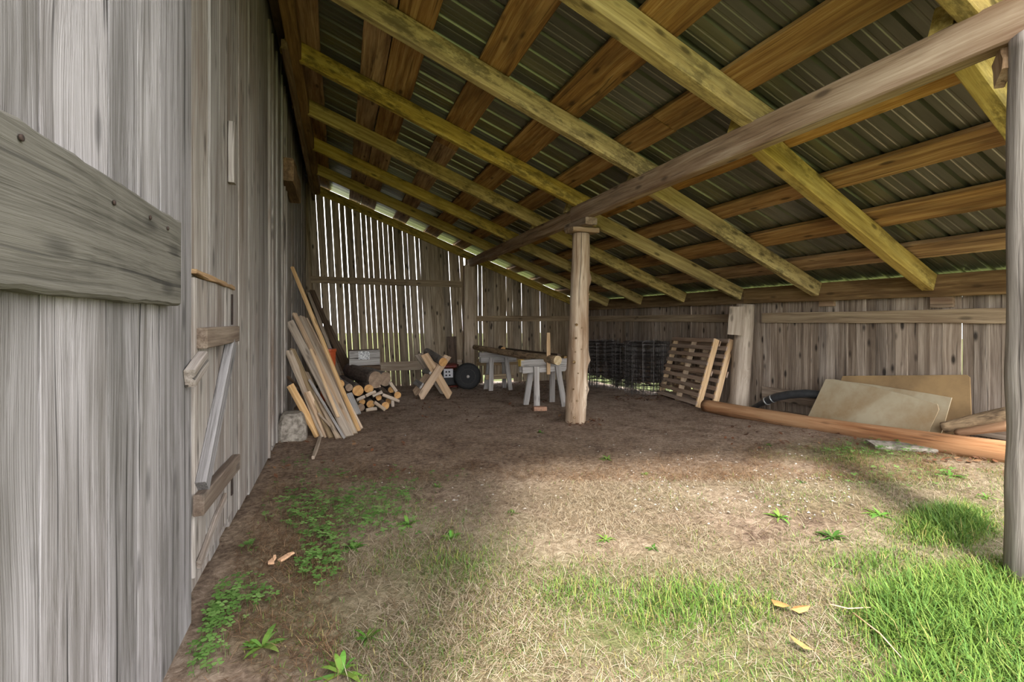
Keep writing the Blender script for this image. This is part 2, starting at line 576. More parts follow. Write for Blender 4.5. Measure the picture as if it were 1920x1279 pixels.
def blade_mat(name, trans=.25):
    k = NT(name)
    at = k.n('ShaderNodeVertexColor', layer_name='Col').outputs[0]
    k.l(at, k.b.inputs['Base Color'])
    k.b.inputs['Roughness'].default_value = .7
    k.b.inputs['Specular IOR Level'].default_value = .2
    tr = k.n('ShaderNodeBsdfTranslucent')
    k.l(at, tr.inputs[0])
    mx = k.n('ShaderNodeMixShader')
    mx.inputs[0].default_value = trans
    k.l(k.b.outputs[0], mx.inputs[1])
    k.l(tr.outputs[0], mx.inputs[2])
    out = [n for n in k.t.nodes if n.type == 'OUTPUT_MATERIAL'][0]
    k.l(mx.outputs[0], out.inputs[0])
    return k.m


MT['blade'] = blade_mat('grass_blades')
MT['leaf'] = blade_mat('weed_leaves', .3)

# ------------------------------------------------------------------ what grows where, plus dark soil with painted-in shadow (read off the photo, stored on the ground)
def bl(px, py, cx, cy, rx, ry):
    return np.exp(-(((px - cx) / rx) ** 2 + ((py - cy) / ry) ** 2))


def cover(X, Y, Z):
    px, py, d = project(X, Y, Z)
    front = d > .4
    green = np.zeros_like(X)
    for c in [(1820, 1180, 310, 140, 1.15), (1780, 990, 130, 55, .9), (1250, 1170, 350, 115, .85), (1080, 1130, 190, 85, .72), (620, 1150, 160, 130, .30), (1640, 1060, 220, 60, .6),
              (1560, 930, 180, 50, .28), (1650, 850, 170, 22, .5), (1700, 900, 180, 40, .4), (860, 1080, 180, 90, .55), (930, 1220, 280, 100, .62),
              (1450, 1260, 420, 60, .8), (700, 1200, 120, 70, .25), (720, 960, 120, 40, .25), (1250, 930, 120, 40, .12), (1880, 900, 60, 50, .35)]:
        green = np.maximum(green, c[4] * bl(px, py, *c[:4]))
    dry = np.zeros_like(X)
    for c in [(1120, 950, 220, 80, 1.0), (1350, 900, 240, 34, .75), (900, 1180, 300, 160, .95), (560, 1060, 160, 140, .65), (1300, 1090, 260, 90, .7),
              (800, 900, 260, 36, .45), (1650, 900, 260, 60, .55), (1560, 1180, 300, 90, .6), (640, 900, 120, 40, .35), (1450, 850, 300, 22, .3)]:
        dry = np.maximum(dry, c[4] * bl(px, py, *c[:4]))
    out = (X > 5.9) | (Y > 10.3) | (X < -.9) | (Y < .9) | ~front
    far = np.clip((np.abs(X - 2.5) - 3.3) / .6, 0, 1)
    green = np.where(out, np.maximum(green * front, .95), green)
    dry = np.where(out, .5, dry)
    hum_shade = np.zeros_like(X)  # dark litter soil, with shadow patches by the right post painted in
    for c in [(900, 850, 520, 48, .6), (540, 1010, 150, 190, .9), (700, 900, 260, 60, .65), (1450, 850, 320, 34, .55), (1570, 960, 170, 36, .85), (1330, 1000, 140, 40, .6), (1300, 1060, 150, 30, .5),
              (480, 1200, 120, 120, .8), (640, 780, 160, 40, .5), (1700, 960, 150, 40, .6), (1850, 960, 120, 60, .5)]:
        hum_shade = np.maximum(hum_shade, c[4] * bl(px, py, *c[:4]))
    return green, dry, np.where(out, 0, hum_shade)


fx = np.concatenate([[-60, -40, -25, -15, -9, -5, -3, -1.6], np.arange(-.9, 6.7, .07), [6.9, 7.5, 8.5, 10, 13, 18, 26, 40, 60]])
fy = np.concatenate([[-60, -40, -25, -15, -8, -4, -2, -1, -.4], np.arange(0, 11.2, .07), [11.6, 12.5, 14, 17, 22, 30, 42, 60]])
XX, YY = np.meshgrid(fx, fy)
ZZ = gz_np(XX, YY)
nx, ny = len(fx), len(fy)
inner = (XX > -.8) & (XX < 6.5) & (YY > .1) & (YY < 11)
ZZ = ZZ + np.where(inner, NP.uniform(-.006, .006, XX.shape), 0)
gv = np.stack([XX, YY, ZZ], -1).reshape(-1, 3)
idx = np.arange(nx * ny).reshape(ny, nx)
gf = np.stack([idx[:-1, :-1], idx[:-1, 1:], idx[1:, 1:], idx[1:, :-1]], -1).reshape(-1, 4)
me = bpy.data.meshes.new('floor')
me.from_pydata(gv.tolist(), [], gf.tolist())
me.polygons.foreach_set('use_smooth', [True] * len(gf))
ca = me.color_attributes.new('cover', 'FLOAT_COLOR', 'POINT')
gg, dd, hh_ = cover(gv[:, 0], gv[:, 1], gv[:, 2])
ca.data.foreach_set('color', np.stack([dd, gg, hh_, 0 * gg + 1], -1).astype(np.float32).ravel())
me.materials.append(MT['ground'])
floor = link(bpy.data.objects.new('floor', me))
tag(floor, 'uneven ground of brown dirt, dry thatch and patchy green grass', 'ground', kind='structure')

# ------------------------------------------------------------------ roof
SL = 0.376


def zraf(X):          # underside of rafters
    return EYE + 2.394 - SL * X


RD = .19              # rafter depth measured vertically
PT = .045             # purlin thickness
ceiling = empty('ceiling', (2.7, 5, 3.0), 'lean-to roof of yellow rafters, brown purlins and metal sheets', 'roof', kind='structure')
NR = Vector((SL, 0, 1)).normalized()


def rafter(y0, y1, X0, X1, w=.075, d=RD, dz=0.0):
    p0 = Vector((X0, y0 - w / 2, zraf(X0) + d / 2 + dz))
    p1 = Vector((X1, y1 - w / 2, zraf(X1) + d / 2 + dz))
    plank('rafter', p0, p1, w, d * .93, NR, MT['rafter'], ceiling, 8, .004, .006, bow=RNG.uniform(-.01, .01))


for i, y in enumerate([1.25, 2.47, 3.71, 4.95, 6.19, 7.43, 8.67]):
    rafter(y, y, -.5, 2.98, [.09, .11, .085, .075, .07, .07, .07][i])
for i, (y0, y1) in enumerate([(1.36, 1.62), (2.59, 2.86), (3.86, 4.02), (5.24, 5.17), (6.33, 6.35), (7.55, 7.55), (8.74, 8.75)]):
    rafter(y0, y1, 2.73, 5.6, [.09, .10, .09, .07, .07, .07, .07][i], dz=-.008)
rafter(10.03, 10.03, -.5, 5.62, .05, .18, dz=-.01)       # gable rafter

for (xa, xb) in [(-.36, -.17), (.205, .43), (.44, .712), (1.10, 1.371), (1.766, 2.05), (2.435, 2.672), (3.06, 3.32), (3.75, 3.96), (4.37, 4.65), (5.04, 5.32)]:
    xm = (xa + xb) / 2
    z = zraf(xm) + RD + PT / 2 + .004
    splits = [.62] + sorted(RNG.sample([3.1, 4.3, 5.5, 6.6, 7.8, 8.6], 1)) + [10.35]
    for a, b in zip(splits[:-1], splits[1:]):
        plank('purlin', (xm, a + .004, z + RNG.uniform(0, .004)), (xm, b - .004, z), (xb - xa) / math.cos(math.atan(SL)), PT, NR, MT['purlin'], ceiling, 10, .006, .005)

# metal sheets, ribs running down the slope
XR0, XR1 = -.66, 5.98
LR = (XR1 - XR0) / math.cos(math.atan(SL))
per = .2195
prof = []
for r in range(4):
    o = r * per
    prof += [(o, 0), (o + .012, .024), (o + .028, .024), (o + .040, 0), (o + .098, 0), (o + .104, .003), (o + .116, .003), (o + .122, 0),
             (o + .160, 0), (o + .166, .003), (o + .178, .003), (o + .184, 0)]
prof += [(4 * per, 0), (4 * per + .012, .0255), (4 * per + .026, .0255)]
pv = []
for x in (0, LR):
    pv += [(x, a, b) for a, b in prof]
    pv += [(x, a, b + .0012) for a, b in prof]
n_ = len(prof)
pf = []
for k in range(n_ - 1):
    pf.append((k, k + 1, 2 * n_ + k + 1, 2 * n_ + k))
    pf.append((n_ + k, 3 * n_ + k, 3 * n_ + k + 1, n_ + k + 1))
panel_me = bpy.data.meshes.new('roof_panel')
panel_me.from_pydata(pv, [], pf)
panel_me.materials.append(MT['roof'])
xd = Vector((1, 0, -SL)).normalized()
zb = zraf(XR0) + RD + PT + .012
for k in range(11):
    o = bpy.data.objects.new('roof_panel', panel_me)
    m = Matrix((xd, Vector((0, 1, 0)), NR)).transposed().to_4x4()
    m.translation = Vector((XR0, .62 + k * 4 * per, zb + .0015 * (k % 2)))
    o.matrix_basis = m
    link(o, ceiling)

# ------------------------------------------------------------------ left wall (barn side)
XW = -.58
wall_left = empty('wall_left', (XW, 5, 0), 'tall weathered grey barn wall of vertical boards', 'wall', kind='structure')
edges = [.15, .7, 1.3, 2.0]
for px in (392, 410, 430, 447, 465, 484, 502):
    edges.append(PX(px, 600, XW).y)
while edges[-1] < 10.0:
    edges.append(edges[-1] + RNG.uniform(.17, .30))
for a, b in zip(edges[:-1], edges[1:]):
    rec = -.035 if a > 6.6 else 0
    t = .03
    bot = .10 + RNG.uniform(-.035, .035)
    if 2.1 < a < 3.0:
        bot = .13 + RNG.uniform(-.03, .03)
    if a > 6.6:
        bot = -.15
    xx = XW + rec - t / 2 + RNG.uniform(-.006, .008)
    plank('plank', (xx, (a + b) / 2, bot), (xx, (a + b) / 2 + RNG.uniform(-.006, .006), 4.14), b - a - RNG.uniform(.001, .004), t, (1, 0, 0), MT['barn'], wall_left, 10, .003, .004)
    if RNG.random() < .45 and a > 3.2 and a < 6.5:
        plank('batten', (XW + .012, b, bot), (XW + .012, b, 3.9), .045, .022, (1, 0, 0), MT['barn'], wall_left, 8, .003, .003)
# unseen dark sheet added so sky light can't leak between the boards
plank('light_block_sheet', (XW - .09, .1, 2.1), (XW - .09, 10.2, 2.1), 4.2, .03, (1, 0, 0), MT['darkplank'], wall_left, 2)
plank('wall_plate', (-.505, .6, EYE + 2.72 + .1), (-.505, 10.05, EYE + 2.72 + .1), .11, .2, (0, 0, 1), MT['plate'], wall_left, 12, .006, .008)
plank('wall_plate', (-.395, .6, EYE + 2.53 + .09), (-.395, 10.05, EYE + 2.53 + .09), .11, .18, (0, 0, 1), MT['plate'], wall_left, 12, .006, .008)
plank('bracing_strip', (-.462, 4.6, EYE + 2.50), (-.462, 10.0, EYE + 2.44), .05, .09, (0, 0, 1), MT['plate'], wall_left, 6)

# beam end sticking out of the wall
bb = empty('beam_end', (-.52, 5.9, 2.8), 'dark squared beam end jutting from the barn wall under the roof plate', 'beam')
plank('stub', (-.515, 5.46, 2.905), (-.515, 6.4, 2.885), .13, .25, (0, 0, 1), MT['plate'], bb, 4, .006, .012)
# short stick nailed to the wall
p0 = PX(433, 228, XW + .02)
p1 = PX(436, 346, XW + .02)
st = plank('wood_strip', (XW + .022, p0.y + .02, p0.z), (XW + .022, p0.y + .02, p1.z), .06, .032, (1, 0, 0), MT['barn'], None, 3)
tag(st, 'short pale wooden strip nailed upright to the barn wall', 'strip')

# ------------------------------------------------------------------ big sliding door nearest the camera
XD = -.52
door_1 = empty('door_1', (XD, 1.2, .15), 'large silver grey plank barn door in the left foreground', 'door', kind='structure')
de = [PX(x, 600, XD).y for x in (-220, -60, 75, 203, 258, 300, 359)]
de[0] = .12
for a, b in zip(de[:-1], de[1:]):
    z0 = .10 + .05 * (a - .5) / 1.5 + RNG.uniform(-.012, .012)
    xx = XD - .02 + RNG.uniform(-.001, .001)
    plank('plank', (xx, (a + b) / 2, z0), (xx, (a + b) / 2, 4.0), b - a - .004, .04, (1, 0, 0), MT['doorwood'], door_1, 14, .001, .0015)
pA, pB = PX(340, 415, -.475), PX(340, 575, -.475)
zt, zbm = pA.z, pB.z
lb = plank('ledge_board', (-.4975, pA.y, (zt + zbm) / 2), (-.4975, .1, (zt + zbm) / 2 + .012), zt - zbm, .045, (1, 0, 0), MT['ledge'], door_1, 40, .003, .008, wane=0.0)
tag(lb, 'wide dark grey horizontal board across the door')
for (px, py) in ((38, 258), (213, 380), (281, 408), (314, 428)):
    q = PX(px, py, -.4735)
    lathe('nail_head', [(0, .006), (.003, .006), (.004, .003)], q, (1, 0, 0), MT['rust'], door_1, 8)

# ------------------------------------------------------------------ small hatch door with Z brace
door_2 = empty('door_2', (XW, 2.6, .3), 'small ledged hatch door with a diagonal brace in the barn wall', 'door', kind='structure')


def hp(px, py, X):
    return PX(px, py, X)


y0, y1 = hp(365, 600, -.56).y, hp(436, 600, -.56).y
for k in range(4):
    a, b = y0 + (y1 - y0) * k / 4, y0 + (y1 - y0) * (k + 1) / 4
    plank('plank', (-.571, (a + b) / 2, .20), (-.571, (a + b) / 2, 1.455), b - a - .006, .02, (1, 0, 0), MT['barn'], door_2, 6, .003, .003)
tp = hp(364, 515, -.55)
plank('head_strip', (-.562, y0 - .01, 1.478), (-.562, y1, 1.455), .022, .03, (1, 0, 0), MT['purlin'], door_2, 10, .005, .003)
plank('rail', (-.541, y0 + .03, 1.20), (-.541, y1 - .03, 1.20), .088, .04, (1, 0, 0), MT['hatch'], door_2, 3, .001)
plank('rail', (-.541, y0 - .02, .51), (-.541, y1 - .01, .475), .088, .04, (1, 0, 0), MT['hatch'], door_2, 3, .001)
plank('brace', (-.541, y0 + .03, .57), (-.541, y1 - .13, 1.15), .085, .04, (1, 0, 0), MT['doorwood'], door_2, 3, .001)
q = hp(364, 694, -.50)
plank('latch_block', (-.50, q.y - .05, q.z - .025), (-.50, q.y + .12, q.z + .03), .07, .035, (1, 0, 0), MT['barn'], door_2, 2, .001)
plank('hinge', (-.556, y1 - .03, 1.25), (-.556, y1 - .03, 1.42), .03, .006, (1, 0, 0), MT['rust'], door_2, 2)
plank('hinge', (-.556, y1 - .03, .30), (-.556, y1 - .03, .46), .03, .006, (1, 0, 0), MT['rust'], door_2, 2)
plank('splinter_rail', (-.552, y0 + .02, .245), (-.552, y0 + .5, .36), .05, .018, (1, 0, 0), MT['barn'], door_2, 5, .008)

# ------------------------------------------------------------------ back gable wall with daylight slits
YG = 10.06
wall_back = empty('wall_back', (2.5, YG, 0), 'gapped brown board gable wall letting daylight through slits', 'wall', kind='structure')


def gable_boards(slits, lean, x_first, x_last):
    """slits: (photo x at the rail, gap width in m)"""
    cur = x_first
    out = []
    for px, gap in slits:
        gap *= .47
        c = PY(px, 530, YG).x
        out.append((cur, c - gap / 2))
        cur = c + gap / 2
    out.append((cur, x_last))
    for a, b in out:
        n = max(1, round((b - a) / .17))
        for k in range(n):
            p, q = a + (b - a) * k / n, a + (b - a) * (k + 1) / n
            w = q - p + (.006 if n > 1 else 0)
            if w < .02:
                continue
            xm = (p + q) / 2
            zr = 2.1       # height at which xm was measured
            top = zraf(xm) + RD * .9 - .01
            bot = gz(xm, YG) - .03
            if 3.1 < xm < 3.9:
                bot = gz(xm, YG) + .14 + RNG.uniform(-.05, .05)
            plank('plank', (xm + lean * (zr - bot), YG + .006 * (k % 2), bot), (xm - lean * (top - zr), YG + .006 * (k % 2), top), w, .022, (0, -1, 0), MT['gable'], wall_back, 6, .0025, .002, s1=SL * (1 if True else -1))


slL = [(586.0, .024), (600.6, .014), (615.6, .03), (628.6, .026), (643.2, .028), (653.7, .03), (668, .028), (682.8, .022), (692.4, .026), (701.7, .026), (713.7, .022),
       (723.0, .02), (732.5, .012), (741.6, .028), (759.1, .022), (768, .012), (781.5, .03), (789.6, .012), (805, .008), (843.4, .024), (863, .014)]
slR = [(896, .02), (903.6, .022), (914, .008), (948.7, .024), (960.5, .008), (977.4, .022), (988.6, .016), (1012.3, .026)]
gable_boards(slL, .053, -.56, 2.68)
gable_boards(slR, .012, 2.70, 5.72)
plank('corner_board', (-.50, YG + .024, -.2), (-.58, YG + .024, 4.18), .26, .02, (0, -1, 0), MT['gable'], wall_back, 6, .003, w1=.10)
plank('rail', (-.52, YG - .035, 2.085), (2.60, YG - .035, 2.075), .14, .045, (0, -1, 0), MT['rail'], wall_back, 10, .004)
plank('rail', (2.86, YG - .035, 1.30), (5.58, YG - .035, 1.30), .13, .045, (0, -1, 0), MT['rail'], wall_back, 10, .004)
plank('rail', (-.4, YG - .035, .275), (2.60, YG - .035, .275), .19, .045, (0, -1, 0), MT['greyplank'], wall_back, 8, .004)
plank('rail', (2.86, YG - .035, .30), (5.58, YG - .035, .28), .16, .045, (0, -1, 0), MT['rail'], wall_back, 8, .004)

# ------------------------------------------------------------------ low right wall
XL = 5.76
wall_right = empty('wall_right', (XL, 5, 0), 'low grey-brown wall of upright knotty boards on the right', 'wall', kind='structure')
ed = [90, 135, 185, 230, 265, 310, 350, 405, 455, 505, 555, 605, 690, 745, 805, 865, 935, 1005, 1065, 1145, 1215, 1295, 1375, 1505, 1590, 1690, 1775]
ys = sorted([PX(1380 + e / 3.556, 650, XL).y for e in ed])
yy = ys[0]
while yy > 2.0:  # wall stops short behind the post; unseen opening left to admit more light
    yy -= RNG.uniform(.14, .2)
    ys.insert(0, yy)
yslit = PX(1299, 640, XL).y
while ys[-1] < 10.0:
    ys.append(min(10.04, ys[-1] + RNG.uniform(.10, .17)))
gapset = {min(range(len(ys)), key=lambda i: abs(ys[i] - t)) for t in (yslit, PX(1406, 640, XL).y, PX(1380 + 1505 / 3.556, 640, XL).y)}
for i, (a, b) in enumerate(zip(ys[:-1], ys[1:])):
    lo = .003 if i in gapset else 0
    hi = .003 if i + 1 in gapset else 0
    ym = (a + lo + b - hi) / 2
    w = (b - hi) - (a + lo) + .008 * (i not in gapset and i + 1 not in gapset)
    if w < .02:
        continue
    bot = gz(XL, ym) - .02 if ym < 6.2 else gz(XL, ym) + .17 + RNG.uniform(-.05, .03)
    top = zraf(XL) + .225
    plank('plank', (XL + .006 * (i % 2), ym, bot), (XL + .006 * (i % 2) + RNG.uniform(-.002, .002), ym - .004, top), w, .022, (-1, 0, 0), MT['lowwall'], wall_right, 6, .003, .004)
plank('rail', (XL - .035, 2.2, 1.315), (XL - .035, 4.85, 1.30), .14, .045, (-1, 0, 0), MT['rail'], wall_right, 10, .004)
plank('rail', (XL - .035, 5.2, 1.30), (XL - .035, 9.95, 1.295), .13, .045, (-1, 0, 0), MT['rail'], wall_right, 10, .004)
plank('rail', (XL - .035, 2.2, .26), (XL - .035, 4.85, .23), .17, .045, (-1, 0, 0), MT['lowwall'], wall_right, 8, .004)
plank('rim_board', (5.66, .75, EYE + .34), (5.66, 5.1, EYE + .345), .225, .06, (-1, 0, 0), MT['rim'], wall_right, 10, .004)
plank('rim_board', (5.66, 5.11, EYE + .345), (5.66, 10.0, EYE + .34), .225, .06, (-1, 0, 0), MT['rim'], wall_right, 10, .004)
for px in (1768, 1552):
    q = PX(px, 567, XL - .03)
    plank('packing_block', (XL - .04, q.y - .09, q.z + .01), (XL - .04, q.y + .09, q.z + .01), .12, .05, (-1, 0, 0), MT['beam'], wall_right, 2)

# ------------------------------------------------------------------ posts and main beam
XB = 2.77
beam = empty('roof_beam', (XB, 5, 2.5), 'long grey-brown timber beam carrying the rafters across the shed', 'beam')
plank('timber', (XB - .017, .66, 2.574), (XB - .022, 5.02, 2.574), .105, .194, (0, 0, 1), MT['beam'], beam, 16, .005, .01)
plank('timber', (XB + .0, 4.80, 2.566), (XB + .01, 10.0, 2.552), .10, .18, (0, 0, 1), MT['beam'], beam, 16, .005, .01)

cp = G(1078, 790)
ct = PX(1089, 443, XB)
post = empty('log_post', cp, 'round peeled log post standing in the middle of the shed', 'post')
lg = log('trunk', (cp.x, cp.y, cp.z - .06), (ct.x, ct.y, 2.33), .134, .108, [MT['postwood'], MT['endgrey']], post, 40, 24, .10, .012, (1, 0, 0), 14, seed=4)
for (kx, ky, kr) in ((1081, 609, .017), (1091, 615, .012), (1080, 634, .014), (1076, 679, .021), (1088, 729, .012), (1075, 730, .011), (1082, 752, .016), (1077, 783, .018), (1084, 700, .010), (1090, 655, .010), (1079, 660, .008), (1104, 552, .02)):
    zk = EYE
    for _ in range(6):
        fk = (zk - cp.z) / (2.33 - cp.z)
        axp = Vector((cp.x + (ct.x - cp.x) * fk, cp.y + (ct.y - cp.y) * fk, 0))
        dk = axp.x * S_ + axp.y * C_
        rk = .134 + (.108 - .134) * fk
        lat = max(-.9, min(.9, ((kx - CX) / F * dk - (axp.x * C_ - axp.y * S_)) / rk))
        dp_ = dk - rk * math.sqrt(1 - lat * lat)
        zk = EYE + (HY - ky) / F * dp_
    P_ = PD(kx, ky, dp_)
    nk = Vector((P_.x - axp.x, P_.y - axp.y, 0)).normalized()
    lathe('knot', [(-.012, kr), (.002, kr), (.007, kr * .75), (.004, kr * .45), (.001, kr * .2)], P_, nk, MT['rim'], post, 12)
plank('cap_block', (ct.x - .02, ct.y - .28, 2.432), (ct.x - .02, ct.y + .26, 2.432), .15, .085, (0, 0, 1), MT['beam'], post, 4, .006, .01)
plank('cap_plate', (ct.x - .17, ct.y - .02, 2.359), (ct.x + .19, ct.y - .02, 2.362), .20, .058, (0, 0, 1), MT['beam'], post, 4, .006, .01)

rp = Vector((2.76, .93, gz(2.76, .93)))
o = empty('log_post', rp, 'thick silver-grey log post at the right edge of the picture', 'post')
log('trunk', (rp.x - .012, rp.y, rp.z - .08), (rp.x + .01, rp.y + .01, 2.475), .165, .148, [MT['postgrey'], MT['endgrey']], o, 46, 26, .07, 0, (1, 0, 0), 0, seed=21)
plank('splint', (rp.x - .03, rp.y + .17, 2.34), (rp.x + .03, rp.y + .20, 2.47), .12, .035, (-.5, .8, .2), MT['beam'], o, 3, .008)

hw = Vector((2.74, 9.92, gz(2.74, 9.92)))
o = empty('hewn_post', hw, 'squared grey post under the beam end against the slatted gable', 'post')
plank('shaft', (hw.x - .01, hw.y, hw.z - .03), (hw.x, hw.y, 2.49), .23, .17, (0, -1, 0), MT['greyplank'], o, 10, .006, .02)
plank('side_strip', (hw.x + .14, hw.y + .02, hw.z - .03), (hw.x + .13, hw.y + .02, 2.35), .07, .1, (0, -1, 0), MT['gable'], o, 6, .004, .006)

o = empty('corner_post', (5.5, 9.88, -.25), 'slim grey corner post where slatted gable meets low wall', 'post')
plank('shaft', (5.53, 9.88, gz(5.5, 9.88) - .03), (5.53, 9.88, 1.50), .14, .14, (0, -1, 0), MT['greyplank'], o, 8, .005, .012)

lp = PX(1386, 752, 5.46)
lz = gz(lp.x, lp.y)
o = empty('log_post', (lp.x, lp.y, lz), 'grey log post with a nailed timber block by the pallets', 'post')
log('trunk', (lp.x - .02, lp.y, lz - .05), (lp.x + .06, lp.y - .06, 1.50), .135, .12, [MT['greyplank'], MT['endgrey']], o, 26, 20, .08, 0, (1, 0, 0), 6, seed=33)
bq = PX(1378, 600, 5.30)
plank('nailed_block', (bq.x, bq.y, 1.06), (bq.x + .02, bq.y - .02, 1.46), .20, .13, (-.75, -.66, 0), MT['greyplank'], o, 4, .004, .008)

# ------------------------------------------------------------------ concrete pier under the barn wall
pc = G(537, 826)
vs = []
for (z, a, b) in ((-.05, .15, .17), (.12, .145, .16), (.235, .11, .13), (.265, .085, .10)):
    for k in range(16):
        t = 2 * math.pi * k / 16 + .2
        c, s = math.cos(t), math.sin(t)
        e = 1 / max(abs(c), abs(s)) ** .8
        j = 1 + .05 * mnoise.noise(Vector((c * 2, s * 2, z * 9)))
        vs.append((a * c * e * j, b * s * e * j, z))
fs = [(i * 16 + k, i * 16 + (k + 1) % 16, (i + 1) * 16 + (k + 1) % 16, (i + 1) * 16 + k) for i in range(3) for k in range(16)]
fs.append(tuple(48 + k for k in range(16)))
o = mesh_obj('concrete_pier', vs, fs, MT['concrete'], None, Matrix.Translation((XW + .12, pc.y + .12, gz(XW, pc.y))))
tag(o, 'rough grey concrete pier block at the foot of the barn wall', 'pier block')

# ------------------------------------------------------------------ lumber leaning against the barn wall
LUM = [
    # base px, top px, depth of the top, width, thickness, material, label
    ((597, 819), (544, 722), 4.95, .075, .04, 'orange_pine', 'bright orange-tan short plank at the near end of the leaning lumber'),
    ((608, 820), (541, 658), 5.20, .085, .03, 'greyplank', 'grey-brown plank second from the near end of leaning lumber'),
    ((614, 820), (576, 735), 5.00, .075, .025, 'pine', 'short tan board lying over the leaning lumber near its front'),
    ((622, 822), (548, 655), 5.30, .07, .025, 'rail', 'brown-stained board leaning behind the short tan board'),
    ((634, 823), (574, 698), 5.25, .06, .02, 'greyplank', 'narrow grey board in the middle of the leaning lumber'),
    ((655, 819), (543, 603), 5.40, .115, .028, 'greyplank', 'widest pale grey board of the leaning lumber'),
    ((646, 823), (580, 712), 5.10, .018, .025, 'horse', 'thin silvery stick lying on the leaning lumber'),
    ((661, 815), (552, 588), 5.70, .06, .03, 'pine', 'tan board leaning just right of the widest grey board'),
    ((664, 814), (566, 594), 5.80, .085, .028, 'greyplank', 'rough grey board leaning with its top under the yellow lath'),
    ((673, 809), (548, 501), 5.80, .045, .028, 'orange_pine', 'longest thin yellow lath rising above the leaning lumber'),
    ((675, 807), (572, 600), 6.00, .022, .085, 'pine', 'thin-edged tan board at the far end of leaning lumber'),
    ((634, 783), (583, 655), 5.30, .035, .02, 'orange_pine', 'yellow lath wedged between grey boards of the leaning lumber'),
    ((641, 822), (597, 775), 4.92, .016, .02, 'greyplank', 'thin grey stick crossing the foot of the leaning lumber'),
    ((570, 738), (540, 706), 5.20, .03, .02, 'darkplank', 'short dark stick behind the near end of leaning lumber'),
]
for i, (b, t, X, w, th, m, lab) in enumerate(LUM):
    gb = G(*b)
    if b[1] == 783:       # lies on the face of the widest board
        qa, qb = G(655, 819), PX(543, 603, -.54)
        da, db = qa.x * S_ + qa.y * C_, qb.x * S_ + qb.y * C_
        gb = PD(b[0], b[1], da + (db - da) * .17 - .10)
    elif b[1] < 800:
        gb = PD(b[0], b[1], X - .1)
    gt = PD(t[0], t[1], X) if b[1] != 783 else PD(t[0], t[1], da + (db - da) * .76 - .10)
    nr = Vector((.75, -.62, .35))
    o = plank('board', gb + Vector((0, 0, .004)), gt, w, th, nr, MT[m], None, 6, .003, .003, s1=RNG.uniform(-.5, .5) if i in (5, 8) else RNG.uniform(-.15, .15))
    tag(o, lab, 'board', 'lumber leaning on the barn wall')
# stray stake on the ground in front
g0, g1 = G(587, 862), G(600, 826)
o = plank('stake', g0 + Vector((0, 0, .018)), g1 + Vector((0, 0, .03)), .028, .03, (0, 0, 1), MT['greyplank'], None, 3)
tag(o, 'short grey stake lying on the dirt before the leaning lumber', 'stake')

# darker timbers leaning in the corner behind the log pile
for (t, b, w, th, m, lab) in [
    ((579, 549), (640, 712), .07, .03, 'greyplank', 'thin grey-edged plank leaning into the far left corner'),
    ((585, 545), (655, 712), .10, .04, 'darkplank', 'long dark brown plank leaning into the far left corner'),
    ((610, 602), (662, 705), .12, .05, 'darkplank', 'stubby dark timber leaning behind the log pile'),
    ((618, 640), (668, 712), .09, .05, 'bark', 'dark bark-covered slab leaning behind the log pile')]:
    T = PY(t[0], t[1], 9.85)
    B = PY(b[0], b[1], 8.75)
    o = plank('timber', B, T, w, th, (.5, -.8, .3), MT[m], None, 5, .004)
    tag(o, lab, 'timber', 'timbers in the far left corner')

# faded orange plastic bin behind the lumber
ob = PY(617, 705, 8.2)
vs, fs = [], []
for z, a in ((0, .11), (.02, .115), (.46, .135), (.47, .145), (.49, .145)):
    for k in range(8):
        t = 2 * math.pi * (k + .5) / 8
        vs.append((a * math.cos(t), a * math.sin(t), z))
fs = [(i * 8 + k, i * 8 + (k + 1) % 8, (i + 1) * 8 + (k + 1) % 8, (i + 1) * 8 + k) for i in range(4) for k in range(8)]
fs += [tuple(range(7, -1, -1)), tuple(32 + k for k in range(8))]
zb_ = gz(ob.x, ob.y)
o = mesh_obj('plastic_bin', vs, fs, MT['orange'], None, Matrix.Translation((ob.x - .02, ob.y, zb_)) @ Matrix.Diagonal((1, 1, 1.75, 1)))
tag(o, 'faded orange plastic bin hidden behind the leaning lumber', 'bin')

